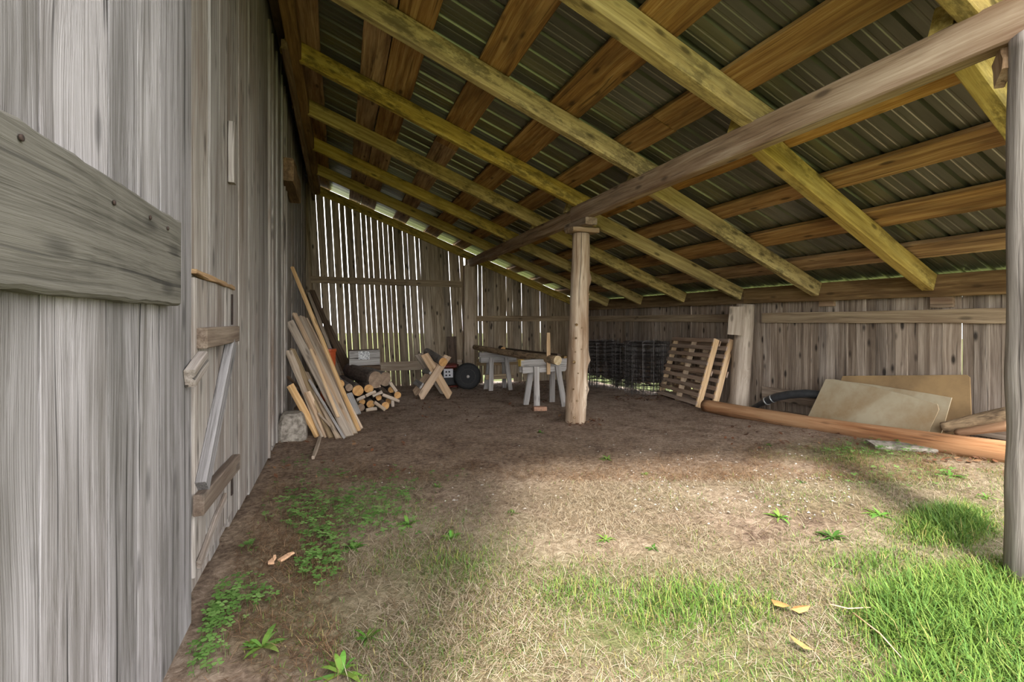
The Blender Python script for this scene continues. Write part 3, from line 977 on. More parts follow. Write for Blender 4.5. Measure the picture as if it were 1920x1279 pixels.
# ------------------------------------------------------------------ log pile
DIRL = Vector((-.10, 1, -.015)).normalized()
LOGS = [
    # end px, diameter px, depth Y of the cut face, length, bark, end, label
    ((671.6, 732.6), 20, 6.9, 1.5, 'bark', 'end', 'thick log with bright orange cut end at left of the pile'),
    ((691.5, 729), 16, 7.0, 1.5, 'bark', 'end', 'middling log with orange cut end beside the thickest orange one'),
    ((733.8, 731), 11.5, 7.15, 1.1, 'bark', 'end', 'slim orange-ended log at upper right of the pile'),
    ((745.5, 741), 13, 7.1, 1.2, 'bark', 'end', 'rightmost orange-ended log of the pile'),
    ((710.3, 745.5), 11, 6.95, 1.3, 'bark', 'end', 'slim orange-ended log in the middle of the pile'),
    ((695, 758), 14.5, 6.85, 1.4, 'bark', 'end', 'knot-marked orange log end in the bottom row of the pile'),
    ((722.6, 761), 14.5, 6.75, 1.4, 'bark', 'end', 'cracked orange log end lowest on the right of the pile'),
    ((679, 754), 11.5, 6.95, 1.3, 'bark', 'end', 'small orange-ended log low on the left of the pile'),
    ((729, 752), 12, 7.05, 1.2, 'bark', 'end', 'shaded orange-ended log tucked behind the cracked one'),
    ((654.6, 727), 13.5, 6.85, 1.5, 'barkgrey', 'endgrey', 'grey barkless log with rounded end at left of the pile'),
    ((704, 712.5), 26, 7.1, 1.3, 'bark', 'endgrey', 'biggest grey-ended log on top of the pile'),
    ((722.6, 711), 22, 7.25, .9, 'barkgrey', 'endgrey', 'pale split half log on top of the pile'),
    ((638, 720), 15, 6.9, 1.3, 'bark', 'end', 'orange-ended log half hidden behind the leaning lumber'),
    ((677, 766), 13, 6.85, 1.0, 'barkbrown', 'endgrey', 'brown-ended log at the bottom left corner of the pile'),
]
for i, (e, dpx, Y, Ln, bm, em, lab) in enumerate(LOGS):
    p = PY(e[0], e[1], Y)
    dep = p.x * S_ + p.y * C_
    r = dpx / 2 * dep / F
    zmin = gz(p.x, p.y) + r * .98
    if p.z < zmin:
        p.z = zmin
    d = DIRL + Vector((RNG.uniform(-.05, .05), 0, RNG.uniform(-.02, .02)))
    if i in (10, 11):
        d = Vector((-.28, 1, .02))
    q = p + d.normalized() * Ln
    q.z = max(q.z, gz(q.x, q.y) + r)
    o = log('firewood_log', p, q, r, r * RNG.uniform(.85, 1.0), [MT[bm], MT[em]], None, 10, 18, .08, RNG.uniform(-.01, .01), seed=i * 5, flat=1.25 if i in (10, 11) else 1.0)
    tag(o, lab, 'log', 'logs in the pile')

STK = [((686, 742), (704, 735), 6.75, 'pale spacer stick under the second orange log'),
       ((698.6, 743), (716, 735), 6.8, 'pale spacer stick in the middle of the log pile'),
       ((668.7, 750), (684, 744), 6.75, 'pale spacer stick at left of the log pile'),
       ((686, 769), (706, 766), 6.7, 'pale spacer stick at the foot of the log pile'),
       ((701.5, 754), (721.5, 773), 6.65, 'slanting pale stick leaning on the front of the log pile'),
       ((717, 740), (748, 752.5), 6.85, 'long pale spacer stick under the rightmost logs'),
       ((731, 717), (742.6, 734), 6.95, 'short pale stick leaning beside the top split log'),
       ((736, 750), (736, 762), 6.9, 'tiny upright stick at right of the log pile')]
for a, b, Y, lab in STK:
    A, B = PY(a[0], a[1], Y), PY(b[0], b[1], Y + .05)
    for P in (A, B):
        P.z = max(P.z, gz(P.x, P.y) + .02)
    o = plank('spacer_stick', A, B, .045, .035, (0, -1, .4), MT['greyplank'], None, 2)
    tag(o, lab, 'stick', 'sticks in the log pile')
A, B = PY(672, 777, 6.55), PY(655, 738, 6.8)
A.z = gz(A.x, A.y) + .01
o = plank('board', A, B, .075, .025, (.2, -1, .3), MT['horse'], None, 4)
tag(o, 'grey board propped against the front of the log pile', 'board')

# wooden crate on the pile
cy = 8.15
c0, c1 = PY(655, 687, cy), PY(712, 684, cy)
ctop = PY(655, 658, cy)
H = ctop.z - c0.z
wd = c1.x - c0.x
crate = empty('crate', ((c0.x + c1.x) / 2, cy + .15, c0.z), 'grey wooden crate with a white sticker on top of the log pile', 'crate')
for k in range(2):
    z = c0.z + H * (k + .5) / 2
    plank('front_board', (c0.x, cy, z), (c1.x, cy - .03, z + .012), H / 2 - .004, .02, (0, -1, 0), MT['horse'], crate, 4)
    plank('back_board', (c0.x, cy + .32, z), (c1.x, cy + .29, z + .012), H / 2 - .004, .02, (0, -1, 0), MT['darkplank'], crate, 2)
    for xs in (c0.x + .01, c1.x - .012):
        plank('side_board', (xs, cy + .012, z), (xs, cy + .30, z), H / 2 - .004, .02, (1, 0, 0), MT['darkplank'], crate, 2)
plank('bottom_board', (c0.x + .02, cy + .15, c0.z + .012), (c1.x - .02, cy + .14, c0.z + .012), .27, .02, (0, 0, 1), MT['darkplank'], crate, 2)
s0, s1 = PY(672, 666.5, cy - .028), PY(693, 666.5, cy - .028)
plank('sticker', (s0.x, cy - .026, s0.z), (s1.x, cy - .036, s1.z), .135, .002, (0, -1, 0), MT['sticker'], crate, 1, 0, 0)
# timber that carries the crate over the logs
for yy_ in (cy + .06, cy + .26):
    A = Vector((c0.x - .02, yy_, c0.z - .045))
    plank('runner', A, A + Vector((wd + .04, 0, 0)), .06, .08, (0, 0, 1), MT['darkplank'], crate, 2)

# ------------------------------------------------------------------ sawbuck (X-frame) with a log in it
sb0 = G(812, 752)
buck = empty('sawbuck', sb0, 'X-frame sawbuck of pale planks standing on the dirt floor', 'sawbuck')


def bucks(Y, dx, mats, yo):
    A0, A1 = PY(787 + dx, 749, Y), PY(839 + dx, 667, Y)
    B0, B1 = PY(844 + dx, 749, Y), PY(796 + dx, 664, Y)
    for P in (A0, B0):
        P.z = gz(P.x, P.y) + .03
    plank('leg', A0 - Vector((0, .025, 0)), A1 - Vector((0, .025, 0)), .125, .04, (0, -1, 0), MT[mats[0]], buck, 4, .003, .004, s0=.6, s1=-.2)
    plank('leg', B0 + Vector((0, .02, 0)), B1 + Vector((0, .02, 0)), .135, .04, (0, -1, 0), MT[mats[1]], buck, 4, .003, .004, s0=-.6, s1=.2)
    return A0, A1, B0, B1


f_ = bucks(7.72, 0, ('pine', 'pine'), 0)
b_ = bucks(8.30, -11, ('pine', 'greyplank'), 0)
for (fa, fb) in ((.28, .30), (.62, .6)):
    P0 = f_[0].lerp(f_[1], fa)
    P1 = b_[0].lerp(b_[1], fb)
    plank('tie_board', P0 + Vector((-.10, .0, 0)), P1 + Vector((-.12, .06, 0)), .10, .03, (-.8, 0, .6), MT['horse'], buck, 2)
e0 = PY(831, 679, 7.62)
e1 = PY(801, 660, 8.6)
o = log('sawbuck_log', e0, e1, .075, .072, [MT['barkgrey'], MT['end']], None, 12, 20, .05, seed=71)
tag(o, 'grey log with orange cut end cradled in the sawbuck', 'log')

# ------------------------------------------------------------------ generator and wheel
gy = 9.05
ga, gb_ = PY(829, 722, gy), PY(857, 684, gy)
gen = empty('generator', ((ga.x + gb_.x) / 2, gy + .2, gz(ga.x, gy)), 'small red and black generator with white socket panel behind the sawbuck', 'generator')
zg = gz(ga.x, gy)
gw = gb_.x - ga.x
gt = gb_.z
box('engine_body', ((ga.x + gb_.x) / 2, gy + .24, zg + .22), (gw * .9, .36, .30), MT['blackmetal'], gen, 0, .02)
box('fuel_tank', ((ga.x + gb_.x) / 2, gy + .24, gt - .035), (gw, .40, .07), MT['redpaint'], gen, 0, .02)
pa, pb = PY(836, 692, gy), PY(849.5, 708, gy)
panel = plank('socket_panel', (pa.x - .04, gy + .02, (pa.z + pb.z) / 2), (pb.x, gy + .02, (pa.z + pb.z) / 2), pa.z - pb.z, .02, (0, -1, 0), MT['whitepanel'], gen, 2, 0)
for dx_, dz_ in ((.03, .03), (.09, .03), (.03, -.04), (.1, -.04)):
    lathe('socket', [(0, .018), (.008, .018), (.009, .012)], (pa.x - .02 + dx_, gy + .009, (pa.z + pb.z) / 2 + dz_), (0, -1, 0), MT['blackmetal'], panel, 10)
for xs in (ga.x - .02, gb_.x + .02):
    vs, fs = tube_geo([(xs, gy, zg + .0), (xs, gy, gt), (xs, gy + .44, gt), (xs, gy + .44, zg + .0)], .014, 8)
    mesh_obj('frame_tube', vs, fs, MT['redpaint'], gen, None, None, True)
vs, fs = tube_geo([(ga.x - .02, gy, zg + .06), (gb_.x + .02, gy, zg + .06)], .014, 8)
mesh_obj('frame_tube', vs, fs, MT['redpaint'], gen, None, None, True)

wc = PY(877, 699, 8.95)
wz = gz(wc.x, wc.y)
R = .27
wheel = empty('rubber_wheel', (wc.x, wc.y, wz), 'black rubber tyre with dusty hub leaning near the gable post', 'tyre')
ax = Vector((-.22, -1, .0)).normalized()
cw = Vector((wc.x, wc.y, wz + R - .01))
tp = [(-.07, R * .60), (-.078, R * .72), (-.076, R * .88), (-.055, R * .97), (-.02, R), (.02, R), (.055, R * .97), (.076, R * .88), (.078, R * .72), (.07, R * .60)]
lathe('tyre', tp, cw, ax, MT['rubber'], wheel, 40)
rim = lathe('rim', [(.0, R * .60), (.066, R * .60), (.072, R * .56), (.05, R * .5), (.045, R * .34), (.055, R * .30), (.058, R * .12)], cw, ax, MT['hub'], wheel, 32)
lathe('hub_cap', [(.05, .035), (.08, .033), (.088, .02)], cw, ax, MT['horse'], rim, 16)
A = PY(850, 680, 9.9)
o = plank('board', (A.x, 9.86, gz(A.x, 9.9)), (A.x - .02, 9.97, PY(850, 631, 9.95).z), .2, .025, (0, -1, 0), MT['darkplank'], None, 4)
tag(o, 'dark upright board standing left of the gable post', 'board')

# ------------------------------------------------------------------ sawhorses with a long log on them
def sawhorse(label, c, length, height, rz, yellow, extra=False):
    t = empty('sawhorse', c, label, 'sawhorse', 'sawhorses under the long log')
    d = Vector((math.cos(rz), math.sin(rz), 0))
    s = Vector((-math.sin(rz), math.cos(rz), 0))
    c = Vector(c)
    top = c + Vector((0, 0, height))
    tb = plank('top_board', top - d * length / 2, top + d * length / 2, .10, .095, (0, 0, 1), MT['horse'], t, 4)
    if yellow:
        plank('painted_end', top - d * (length / 2 + .003), top - d * (length / 2 - .055), .104, .099, (0, 0, 1), MT['yellow'], tb, 1, 0)
    for q in (-1, 1):
        plank('side_board', top - d * (length / 2 - .02) + s * q * .062 - Vector((0, 0, .10)), top + d * (length / 2 - .02) + s * q * .062 - Vector((0, 0, .10)), .105, .022, s * q, MT['horse'], t, 3)
        for e in (-1, 1):
            a = top + d * e * (length / 2 - .24) + s * q * .085 - Vector((0, 0, .06))
            b = c + d * e * (length / 2 - .19) + s * q * .20
            b.z = gz(b.x, b.y)
            plank('leg', b, a, .09, .035, s * q, MT['horse'], t, 3)
    if extra:
        plank('shelf_board', c - d * (length / 2 - .1) + Vector((0, 0, .27)) - s * .14, c + d * (length / 2 - .1) + Vector((0, 0, .27)) - s * .14, .1, .022, s, MT['rail'], t, 2)
    return t


hc = Vector((2.97, 6.38, 0))
hc.z = gz(hc.x, hc.y)
sawhorse('nearer grey sawhorse with a yellow-painted end behind the middle post', hc, .84, .67, .02, True)
hc2 = Vector((2.98, 8.62, 0))
hc2.z = gz(hc2.x, hc2.y)
sawhorse('farther grey sawhorse with a low shelf board near the tyre', hc2, .78, .70, -.05, False, True)
L0 = PY(1046, 686, 6.05)
L0.z = max(L0.z, hc.z + .67 + .05)
L1 = PY(890, 645, 9.15)
L1.z = min(L1.z, hc2.z + .70 + .12)
o = log('long_log', L0, L1, .07, .05, [MT['barkbrown'], MT['endpale']], None, 34, 18, .12, -.01, (0, 0, 1), 8, seed=91)
tag(o, 'long mossy crooked log resting across both sawhorses', 'log')
A, B = PY(1028, 702, 6.27), PY(1028, 624, 6.27)
o = plank('upright_stake', A, B, .056, .03, (0, -1, 0), MT['orange_pine'], None, 3)
tag(o, 'pale upright stake fixed to the nearer sawhorse behind the log', 'stake')
zt1, zt2 = hc.z + .67 + .0475, hc2.z + .70 + .0475
for (xa, xb, w, dz, m, lab) in [(3.02, 3.33, .10, .018, 'rim', 'reddish brown plank laid across both sawhorses behind the upright stake'),
                                (3.14, 3.20, .07, .055, 'darkplank', 'dark plank lying crosswise on top of the reddish brown plank'),
                                (2.86, 3.08, .07, .018, 'horse', 'grey plank laid across both sawhorses beside the long log')]:
    o = plank('plank', (xa, 8.78, zt2 + dz), (xb, 6.34, zt1 + dz), w, .035, (0, 0, 1), MT[m], None, 5)
    tag(o, lab, 'plank', 'planks laid over the sawhorses')
e0 = PY(943.8, 651, 8.55)
e0.z = zt2 + .053
o = log('short_log', e0, e0 + Vector((.22, .8, -.02)), .052, .05, [MT['bark'], MT['end']], None, 8, 16, .05, seed=17)
tag(o, 'short log with orange cut end lying on the farther sawhorse', 'log')
bk = G(1012, 770)
o = box('brick', (bk.x, bk.y, bk.z + .03), (.19, .10, .06), MT['brick'], None, -.15, .008, .003)
tag(o, 'worn orange brick at the foot of the nearer sawhorse', 'brick')

# ------------------------------------------------------------------ wire fencing rolls
def wire_roll(c, r, h, label, seed):
    rr = random.Random(seed)
    t = empty('wire_roll', c, label, 'wire roll', 'rolls of fence wire')
    c = Vector(c)
    vs, fs = [], []
    turns, per_t = 9, 26
    N = turns * per_t

    def sp(i, z):
        a = 2 * math.pi * i / per_t
        rad = r * (1 - .55 * i / N) * (1 + .03 * math.sin(a * 3 + seed))
        return (c.x + rad * math.cos(a), c.y + rad * math.sin(a), c.z + z + .008 * math.sin(i * .7 + z * 9))
    levels = [.10 + (h - .10) * (k / 11) for k in range(12)]
    for z in levels:
        ph = rr.uniform(-.02, .02)
        tube_geo([sp(i, z + ph + .012 * math.sin(i * .37 + z * 20)) for i in range(N)], .0032, 3, False, vs, fs)
    mesh_obj('horizontal_wires', vs, fs, MT['wire'], t)['kind'] = 'stuff'
    vs, fs = [], []
    for i in range(0, N, 2):
        a = sp(i + rr.uniform(-.4, .4), 0)
        b = sp(i, h)
        tube_geo([a, ((a[0] + b[0]) / 2 + rr.uniform(-.008, .008), (a[1] + b[1]) / 2, (a[2] + b[2]) / 2), (b[0], b[1], c.z + h + rr.uniform(-.03, .05))], .0028, 3, False, vs, fs)
    mesh_obj('upright_wires', vs, fs, MT['wire'], t)['kind'] = 'stuff'


for (px, X, r, h, lab, sd) in [(1213, 5.22, .42, .92, 'grey wire fence roll standing next to the pallets', 1), (1128, 5.18, .40, .95, 'rusty dark wire fence roll beside the middle post', 2),
                               (1168, 5.40, .24, .9, 'slim dark wire roll wedged between the two bigger rolls', 3)]:
    q = PX(px, 700, X)
    wire_roll((q.x, q.y, gz(q.x, q.y) + .02), r, h, lab, sd)

# ------------------------------------------------------------------ pallets leaning on the low wall
def pallet(BL, BR, TL, TR, label):
    t = empty('pallet', (BL + BR) / 2, label, 'pallet', 'pallets leaning on the low wall')
    up = ((TL - BL) + (TR - BR)) / 2
    H_ = up.length
    up.normalize()
    al = (BR - BL).normalized()
    n = al.cross(up).normalized()
    if n.x > 0:
        n = -n
    wid = (BR - BL).length
    for k in range(9):
        f = (k + .32) / 8.7
        a = BL + up * (H_ * f) + n * .055 + Vector((0, 0, .01))
        plank('slat', a, a + al * wid, .062, .016, n, MT['palletslat'], t, 3, .002)
    for k in range(3):
        f = (.03, .5, .97)[k]
        a = BL + al * wid * f
        plank('stringer', a, a + up * H_, .036, .09, n, MT['palletstr'], t, 3, .002)
    for f in (.06, .5, .94):
        a = BL + up * (H_ * f) - n * .055 + Vector((0, 0, .01))
        plank('back_slat', a, a + al * wid, .085, .016, n, MT['palletslat'], t, 2, .003)
    return t


BR, BLc = G(1311, 765), G(1236, 741)
TRr, TLl = PX(1347, 634, 5.46), PX(1264, 638, 5.50)
TLl.z = TRr.z = (TLl.z + TRr.z) / 2 + .01
pallet(BLc, BR, TLl, TRr, 'brown slatted pallet leaning frontmost against the low wall')
sh = Vector((.16, -.14, -.012))
sh2 = Vector((.13, -.17, .0))
BL2, BR2 = BLc + sh + Vector((.02, .0, 0)), BR + sh
pallet(BL2, BR2, TLl + sh2 + Vector((.0, 0, 0)), TRr + sh2, 'second pallet with grey stringers behind the frontmost one')
# ------------------------------------------------------------------ red pole on the ground
A = G(1322, 772)
B = Vector((4.98, 1.35, gz(4.98, 1.35) + .10))
A.z += .085
vs, fs, mi, sm = [], [], [], []
o = log('cedar_pole', (A.x, A.y, A.z), B, .085, .098, [MT['redpole'], MT['endpale']], None, 40, 22, .04, -.035, (0, 0, 1), 0, seed=51)
tag(o, 'long reddish peeled pole lying on the ground along the low wall', 'pole')
# ------------------------------------------------------------------ plywood sheets
def sheet(name, pts, th, mat, label, nrm):
    """pts: outline in the place; extruded by thickness th away from the viewer"""
    n = Vector(nrm).normalized()
    k = len(pts)
    vs = [tuple(p) for p in pts] + [tuple(Vector(p) + n * th) for p in pts]
    fs = [tuple(range(k)), tuple(range(2 * k - 1, k - 1, -1))] + [(i, i + k, (i + 1) % k + k, (i + 1) % k) for i in range(k)]
    c = sum((Vector(p) for p in pts), Vector()) / k
    vs = [tuple(Vector(v) - c) for v in vs]
    o = mesh_obj(name, vs, fs, mat, None, Matrix.Translation(c))
    return tag(o, label, 'plywood', 'plywood sheets by the low wall')


def plane_pts(pxs, P0, n):
    n = Vector(n).normalized()
    out = []
    for px, py in pxs:
        d = ray(px, py)
        out.append(EYEV + d * ((P0 - EYEV).dot(n) / d.dot(n)))
    return out


P0 = PX(1650, 730, 5.62)
n1 = Vector((-1, 0, .28))
sheet('plywood_sheet', plane_pts([(1577, 712), (1580, 705), (1812, 703), (1818, 708), (1822, 812), (1600, 830)], P0, n1), .015, MT['plytan'], 'tan plywood sheet with rounded corner standing behind the pale ones', (1, 0, 0))
P1 = PX(1650, 730, 5.46)
n2 = Vector((-1, .05, .5))
sheet('plywood_sheet', plane_pts([(1560, 712), (1640, 722), (1740, 738), (1784, 746), (1776, 775), (1764, 815), (1600, 805)], P1, n2), .012, MT['ply'], 'torn pale plywood sheet in the middle of the three', (1, 0, 0))
P2 = PX(1650, 730, 5.38)
sheet('plywood_sheet', plane_pts([(1548, 711), (1562, 711), (1640, 726), (1700, 741), (1757, 758), (1760, 768), (1738, 816), (1508, 796)], P2, n2), .012, MT['ply'], 'frontmost pale plywood sheet with a slanted left edge', (1, 0, 0))
# flat grey slab under the pole
g0, g1 = G(1625, 838), G(1740, 846)
o = plank('concrete_slab', g0 + Vector((.05, 0, .015)), g1 + Vector((.05, 0, .015)), .22, .04, (0, 0, 1), MT['concrete'], None, 3)
tag(o, 'flat grey concrete slab lying under the reddish pole', 'slab')
# bark slabs / split log at the right
A, B = PX(1768, 802, 5.25), PX(1900, 775, 5.35)
o = log('split_log', A, B, .05, .06, [MT['barkbrown'], MT['endpale']], None, 12, 14, .2, seed=61)
tag(o, 'rough bark-covered split log behind the reddish pole', 'log', 'split logs behind the pole')
A, B = PX(1795, 812, 5.15), PX(1900, 797, 5.15)
o = log('split_log', A, B, .045, .06, [MT['redpole'], MT['endpale']], None, 12, 14, .15, seed=63, flat=.7)
tag(o, 'peeled orange split log resting on the reddish pole', 'log', 'split logs behind the pole')
# black drain pipe hooked over the low rail
pp = [PX(*q, X) for q, X in [((1408, 766), 5.45), ((1425, 758), 5.42), ((1440, 751), 5.40), ((1455, 745), 5.40), ((1480, 740), 5.42), ((1510, 738), 5.45), ((1540, 741), 5.50), ((1570, 748), 5.55)]]
pp2 = []
for i in range(len(pp) - 1):
    for k in range(4):
        pp2.append(pp[i].lerp(pp[i + 1], k / 4))
pp2.append(pp[-1])
pipe = empty('drain_pipe', pp[0], 'black curved plastic drain pipe with a shiny band beside the plywood', 'pipe')
vs, fs = tube_geo(pp2, [.022 + .03 * min(1, i / 9) for i in range(len(pp2))], 14)
mesh_obj('hose', vs, fs, MT['pipe'], pipe, None, None, True)
for i in (7, 10):
    vs, fs = tube_geo([pp2[i].lerp(pp2[i + 1], .2), pp2[i].lerp(pp2[i + 1], .7)], .054, 16)
    mesh_obj('band', vs, fs, MT['chrome'], pipe, None, None, True)


# ------------------------------------------------------------------ grass, thatch, weeds, litter
def blades(name, P, h, w, az, tilt, curl, col, mat, label, cat):
    """P (N,3) roots; h length; w width; az heading; tilt from upright (rad); curl extra tilt at tip"""
    N = len(P)
    d = np.stack([np.cos(az), np.sin(az), 0 * az], -1)
    s = np.stack([-np.sin(az), np.cos(az), 0 * az], -1) * (w / 2)[:, None]
    up = np.array([0, 0, 1.0])
    m1 = P + (d * np.sin(tilt)[:, None] + up * np.cos(tilt)[:, None]) * (h * .5)[:, None]
    t2 = tilt + curl
    m2 = m1 + (d * np.sin(t2)[:, None] + up * np.cos(t2)[:, None]) * (h * .5)[:, None]
    V = np.empty((N, 5, 3))
    V[:, 0] = P - s
    V[:, 1] = P + s
    V[:, 2] = m1 + s * .8
    V[:, 3] = m1 - s * .8
    V[:, 4] = m2
    lo = gz_np(V[:, :, 0].ravel(), V[:, :, 1].ravel()).reshape(N, 5) + .002
    V[:, 2:, 2] = np.maximum(V[:, 2:, 2], lo[:, 2:])
    base = np.arange(N)[:, None] * 5
    loops = np.concatenate([base + np.array([0, 1, 2, 3]), base + np.array([3, 2, 4])], 1).ravel()
    me = bpy.data.meshes.new(name)
    me.vertices.add(N * 5)
    me.vertices.foreach_set('co', V.astype(np.float32).ravel())
    me.loops.add(N * 7)
    me.loops.foreach_set('vertex_index', loops.astype(np.int32))
    me.polygons.add(N * 2)
    st = (np.arange(N)[:, None] * 7 + np.array([0, 4])).ravel()
    me.polygons.foreach_set('loop_start', st.astype(np.int32))
    me.update(calc_edges=True)
    ca = me.color_attributes.new('Col', 'FLOAT_COLOR', 'POINT')
    c = np.repeat(np.concatenate([col, np.ones((N, 1))], 1)[:, None, :], 5, 1)
    ca.data.foreach_set('color', c.astype(np.float32).ravel())
    me.materials.append(mat)
    me.validate()
    o = link(bpy.data.objects.new(name, me))
    return tag(o, label, cat, kind='stuff')


def pal(cols, n, jit=.12):
    c = np.array([lin(q)[:3] for q in cols])[NP.integers(0, len(cols), n)]
    return np.clip(c * (1 + NP.uniform(-jit, jit, (n, 1))), 0, 1)


def scatter(n, x0, x1, y0, y1, dens):
    """random roots; nearer ground gets more candidates; kept with probability dens"""
    u = NP.random(n)
    Y = y0 + (y1 - y0) * u ** 1.6
    X = NP.uniform(x0, x1, n)
    Z = gz_np(X, Y)
    g, d, _h = cover(X, Y, Z)
    px, py, dep = project(X, Y, Z)
    vis = (dep > .3) & (px > -150) & (px < 2070) & (py < 1420)
    clump = np.array([mnoise.noise(Vector((a * 3.1, b * 3.1, 0.0))) for a, b in zip(X, Y)])
    low = np.array([mnoise.noise(Vector((a * 1.15 + 7, b * 1.15, 3.0))) for a, b in zip(X, Y)])
    g = np.where(g < .95, g * np.clip(1.02 + 1.1 * low, .45, 1.4), g)
    keep = vis & ~((X > 5.68) & (Y > 1.9)) & (NP.random(n) < dens(g, d, clump, px, py))
    return X[keep], Y[keep], Z[keep], g[keep], d[keep], px[keep], py[keep]


NG, ND = 330000, 520000
X, Y, Z, g, d, px, py = scatter(NG, -.5, 6.4, .45, 5.2, lambda g, d, c, px, py: np.clip((g - .06) * 1.25 + c * .55 * np.clip(g * 4, 0, 1), 0, 1) + .015 * (py > 880))
n = len(X)
lush = np.clip((g - .55) * 2.0, 0, 1)
hh = (.026 + .085 * lush) * NP.uniform(.6, 1.5, n)
colr = pal([(72, 98, 36), (90, 116, 44), (108, 128, 58), (80, 112, 50)], n)
dryish = NP.random(n) < .22 * (1 - lush)
colr[dryish] = pal([(132, 126, 70), (146, 138, 86)], int(dryish.sum()))
blades('lawn_grass', np.stack([X, Y, Z - .004], -1), hh, .0028 + .0022 * lush, NP.uniform(0, 6.28, n), NP.uniform(.1, .75, n), NP.uniform(.2, 1.0, n), colr, MT['blade'],
       'patchy bright green grass growing in the foreground, lush at lower right', 'grass')
print('green', n)
X, Y, Z, g, d, px, py = scatter(ND, -.5, 5.6, .45, 6.5, lambda g, d, c, px, py: np.clip(d * .85 - .5 * (g > .75) + c * .5 * (d > .15) - .06, 0, 1) + .10 * (py > 770))
n = len(X)
colr = pal([(146, 132, 110), (126, 108, 84), (166, 154, 132), (98, 82, 62)], n, .2)
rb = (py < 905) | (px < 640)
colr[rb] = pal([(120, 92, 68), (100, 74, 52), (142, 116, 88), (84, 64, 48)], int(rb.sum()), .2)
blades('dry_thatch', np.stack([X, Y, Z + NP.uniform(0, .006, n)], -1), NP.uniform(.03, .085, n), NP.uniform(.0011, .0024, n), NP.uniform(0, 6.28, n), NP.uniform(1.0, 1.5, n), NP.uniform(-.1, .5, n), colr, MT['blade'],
       'pale dry dead grass matted over the ground', 'dry grass')
print('dry', n)


def leaf_mesh(leaves, cols):
    """leaves: list of outlines (lists of points); fan faces"""
    vs, fs, cc = [], [], []
    for pts, c in zip(leaves, cols):
        b = len(vs)
        vs += [tuple(p) for p in pts]
        cc += [c] * len(pts)
        fs.append(tuple(range(b, b + len(pts))))
    return vs, fs, cc


def add_cols(o, cc):
    ca = o.data.color_attributes.new('Col', 'FLOAT_COLOR', 'POINT')
    ca.data.foreach_set('color', np.array([tuple(c[:3]) + (1,) for c in cc], dtype=np.float32).ravel())


# clover patches
lv, lc = [], []
for (cx, cy, sx_, sy_, n) in [(575, 960, 40, 28, 130), (640, 945, 50, 26, 110), (700, 968, 46, 26, 120), (735, 935, 36, 18, 60), (600, 1000, 36, 18, 60), (620, 1040, 30, 20, 50), (590, 1075, 26, 20, 40),
                              (390, 1160, 26, 32, 90), (430, 1130, 36, 22, 50), (470, 1120, 30, 18, 30), (375, 1235, 30, 34, 50), (640, 890, 60, 14, 24), (780, 900, 60, 14, 20), (1690, 846, 80, 10, 90), (1620, 850, 70, 10, 50),
                              (1700, 900, 80, 14, 40), (470, 1030, 10, 8, 14), (560, 870, 20, 6, 10)]:
    for _ in range(n):
        p = G(RNG.gauss(cx, sx_ * .8), RNG.gauss(cy, sy_ * .8))
        if p.x < -.5 or p.y < .7:
            continue
        hgt = RNG.uniform(.02, .055)
        a0 = RNG.uniform(0, 6.28)
        col = lin(RNG.choice([(92, 128, 60), (104, 140, 70), (80, 114, 52), (118, 150, 82)]))
        q = p + Vector((RNG.uniform(-.01, .01), RNG.uniform(-.01, .01), hgt))
        tl = RNG.uniform(-.3, .3)
        lv.append([p + Vector((-.0008, 0, 0)), p + Vector((.0008, 0, 0)), q])
        lc.append(col)
        rr_ = RNG.uniform(.006, .015)
        for k in range(3):
            a = a0 + k * 2.094
            u = Vector((math.cos(a), math.sin(a), tl * math.cos(a)))
            v = Vector((-math.sin(a), math.cos(a), -tl * math.sin(a)))
            lv.append([q, q + u * rr_ * .7 - v * rr_ * .6, q + u * rr_ * 1.5 - v * rr_ * .65, q + u * rr_ * 1.55, q + u * rr_ * 1.5 + v * rr_ * .65, q + u * rr_ * .7 + v * rr_ * .6])
            lc.append(col)
vs, fs, cc = leaf_mesh(lv, lc)
o = mesh_obj('clover', vs, fs, MT['leaf'])
add_cols(o, cc)
tag(o, 'small green clover-like weeds spread near the barn wall and pole', 'weeds', kind='stuff')

# single broad-leaved weeds
WEEDS = [((1014, 812), .09, 'small green weed in the dirt left of the middle post base'), ((1138, 862), .10, 'green weed on the dirt just right of the middle post'),
         ((1440, 836), .09, 'low green weed below the left part of the reddish pole'), ((1462, 972), .13, 'green rosette weed at the centre of the bare patch'),
         ((1780, 894), .13, 'spiky green weed nearest the right post below the pole'), ((1650, 968), .14, 'dark rosette weed in the shadow of the right post'),
         ((1560, 1010), .12, 'broad-leaved weed in front of the post shadow'), ((1136, 1014), .10, 'green weed at the left end of the sunlit thatch'),
         ((962, 962), .07, 'little weed at the left edge of the sunlit patch'), ((820, 914), .08, 'small weed alone on the shaded dirt in the middle'),
         ((1225, 1030), .06, 'tiny weed right of the weed on sunlit thatch'), ((492, 1215), .15, 'large upright dock-like weed in the lower left corner'),
         ((665, 1030), .11, 'flat rosette weed right of the clover patch'), ((765, 985), .13, 'spreading rosette weed at the right end of the clover'),
         ((590, 845), .07, 'small weed at the foot of the leaning lumber'), ((640, 1265), .14, 'broad weed at the bottom edge left of centre'),
         ((690, 1200), .12, 'narrow-leaved weed above the bottom edge left of centre'), ((845, 1010), .10, 'pale green weed left of the sunlit patch'),
         ((1590, 862), .10, 'weed close under the middle of the reddish pole'), ((1210, 890), .06, 'tiny weed at the far edge of the sunlit patch'),
         ((1500, 905), .07, 'small weed among the gravel right of centre'), ((1850, 935), .11, 'weed beside the right post in the half shade')]
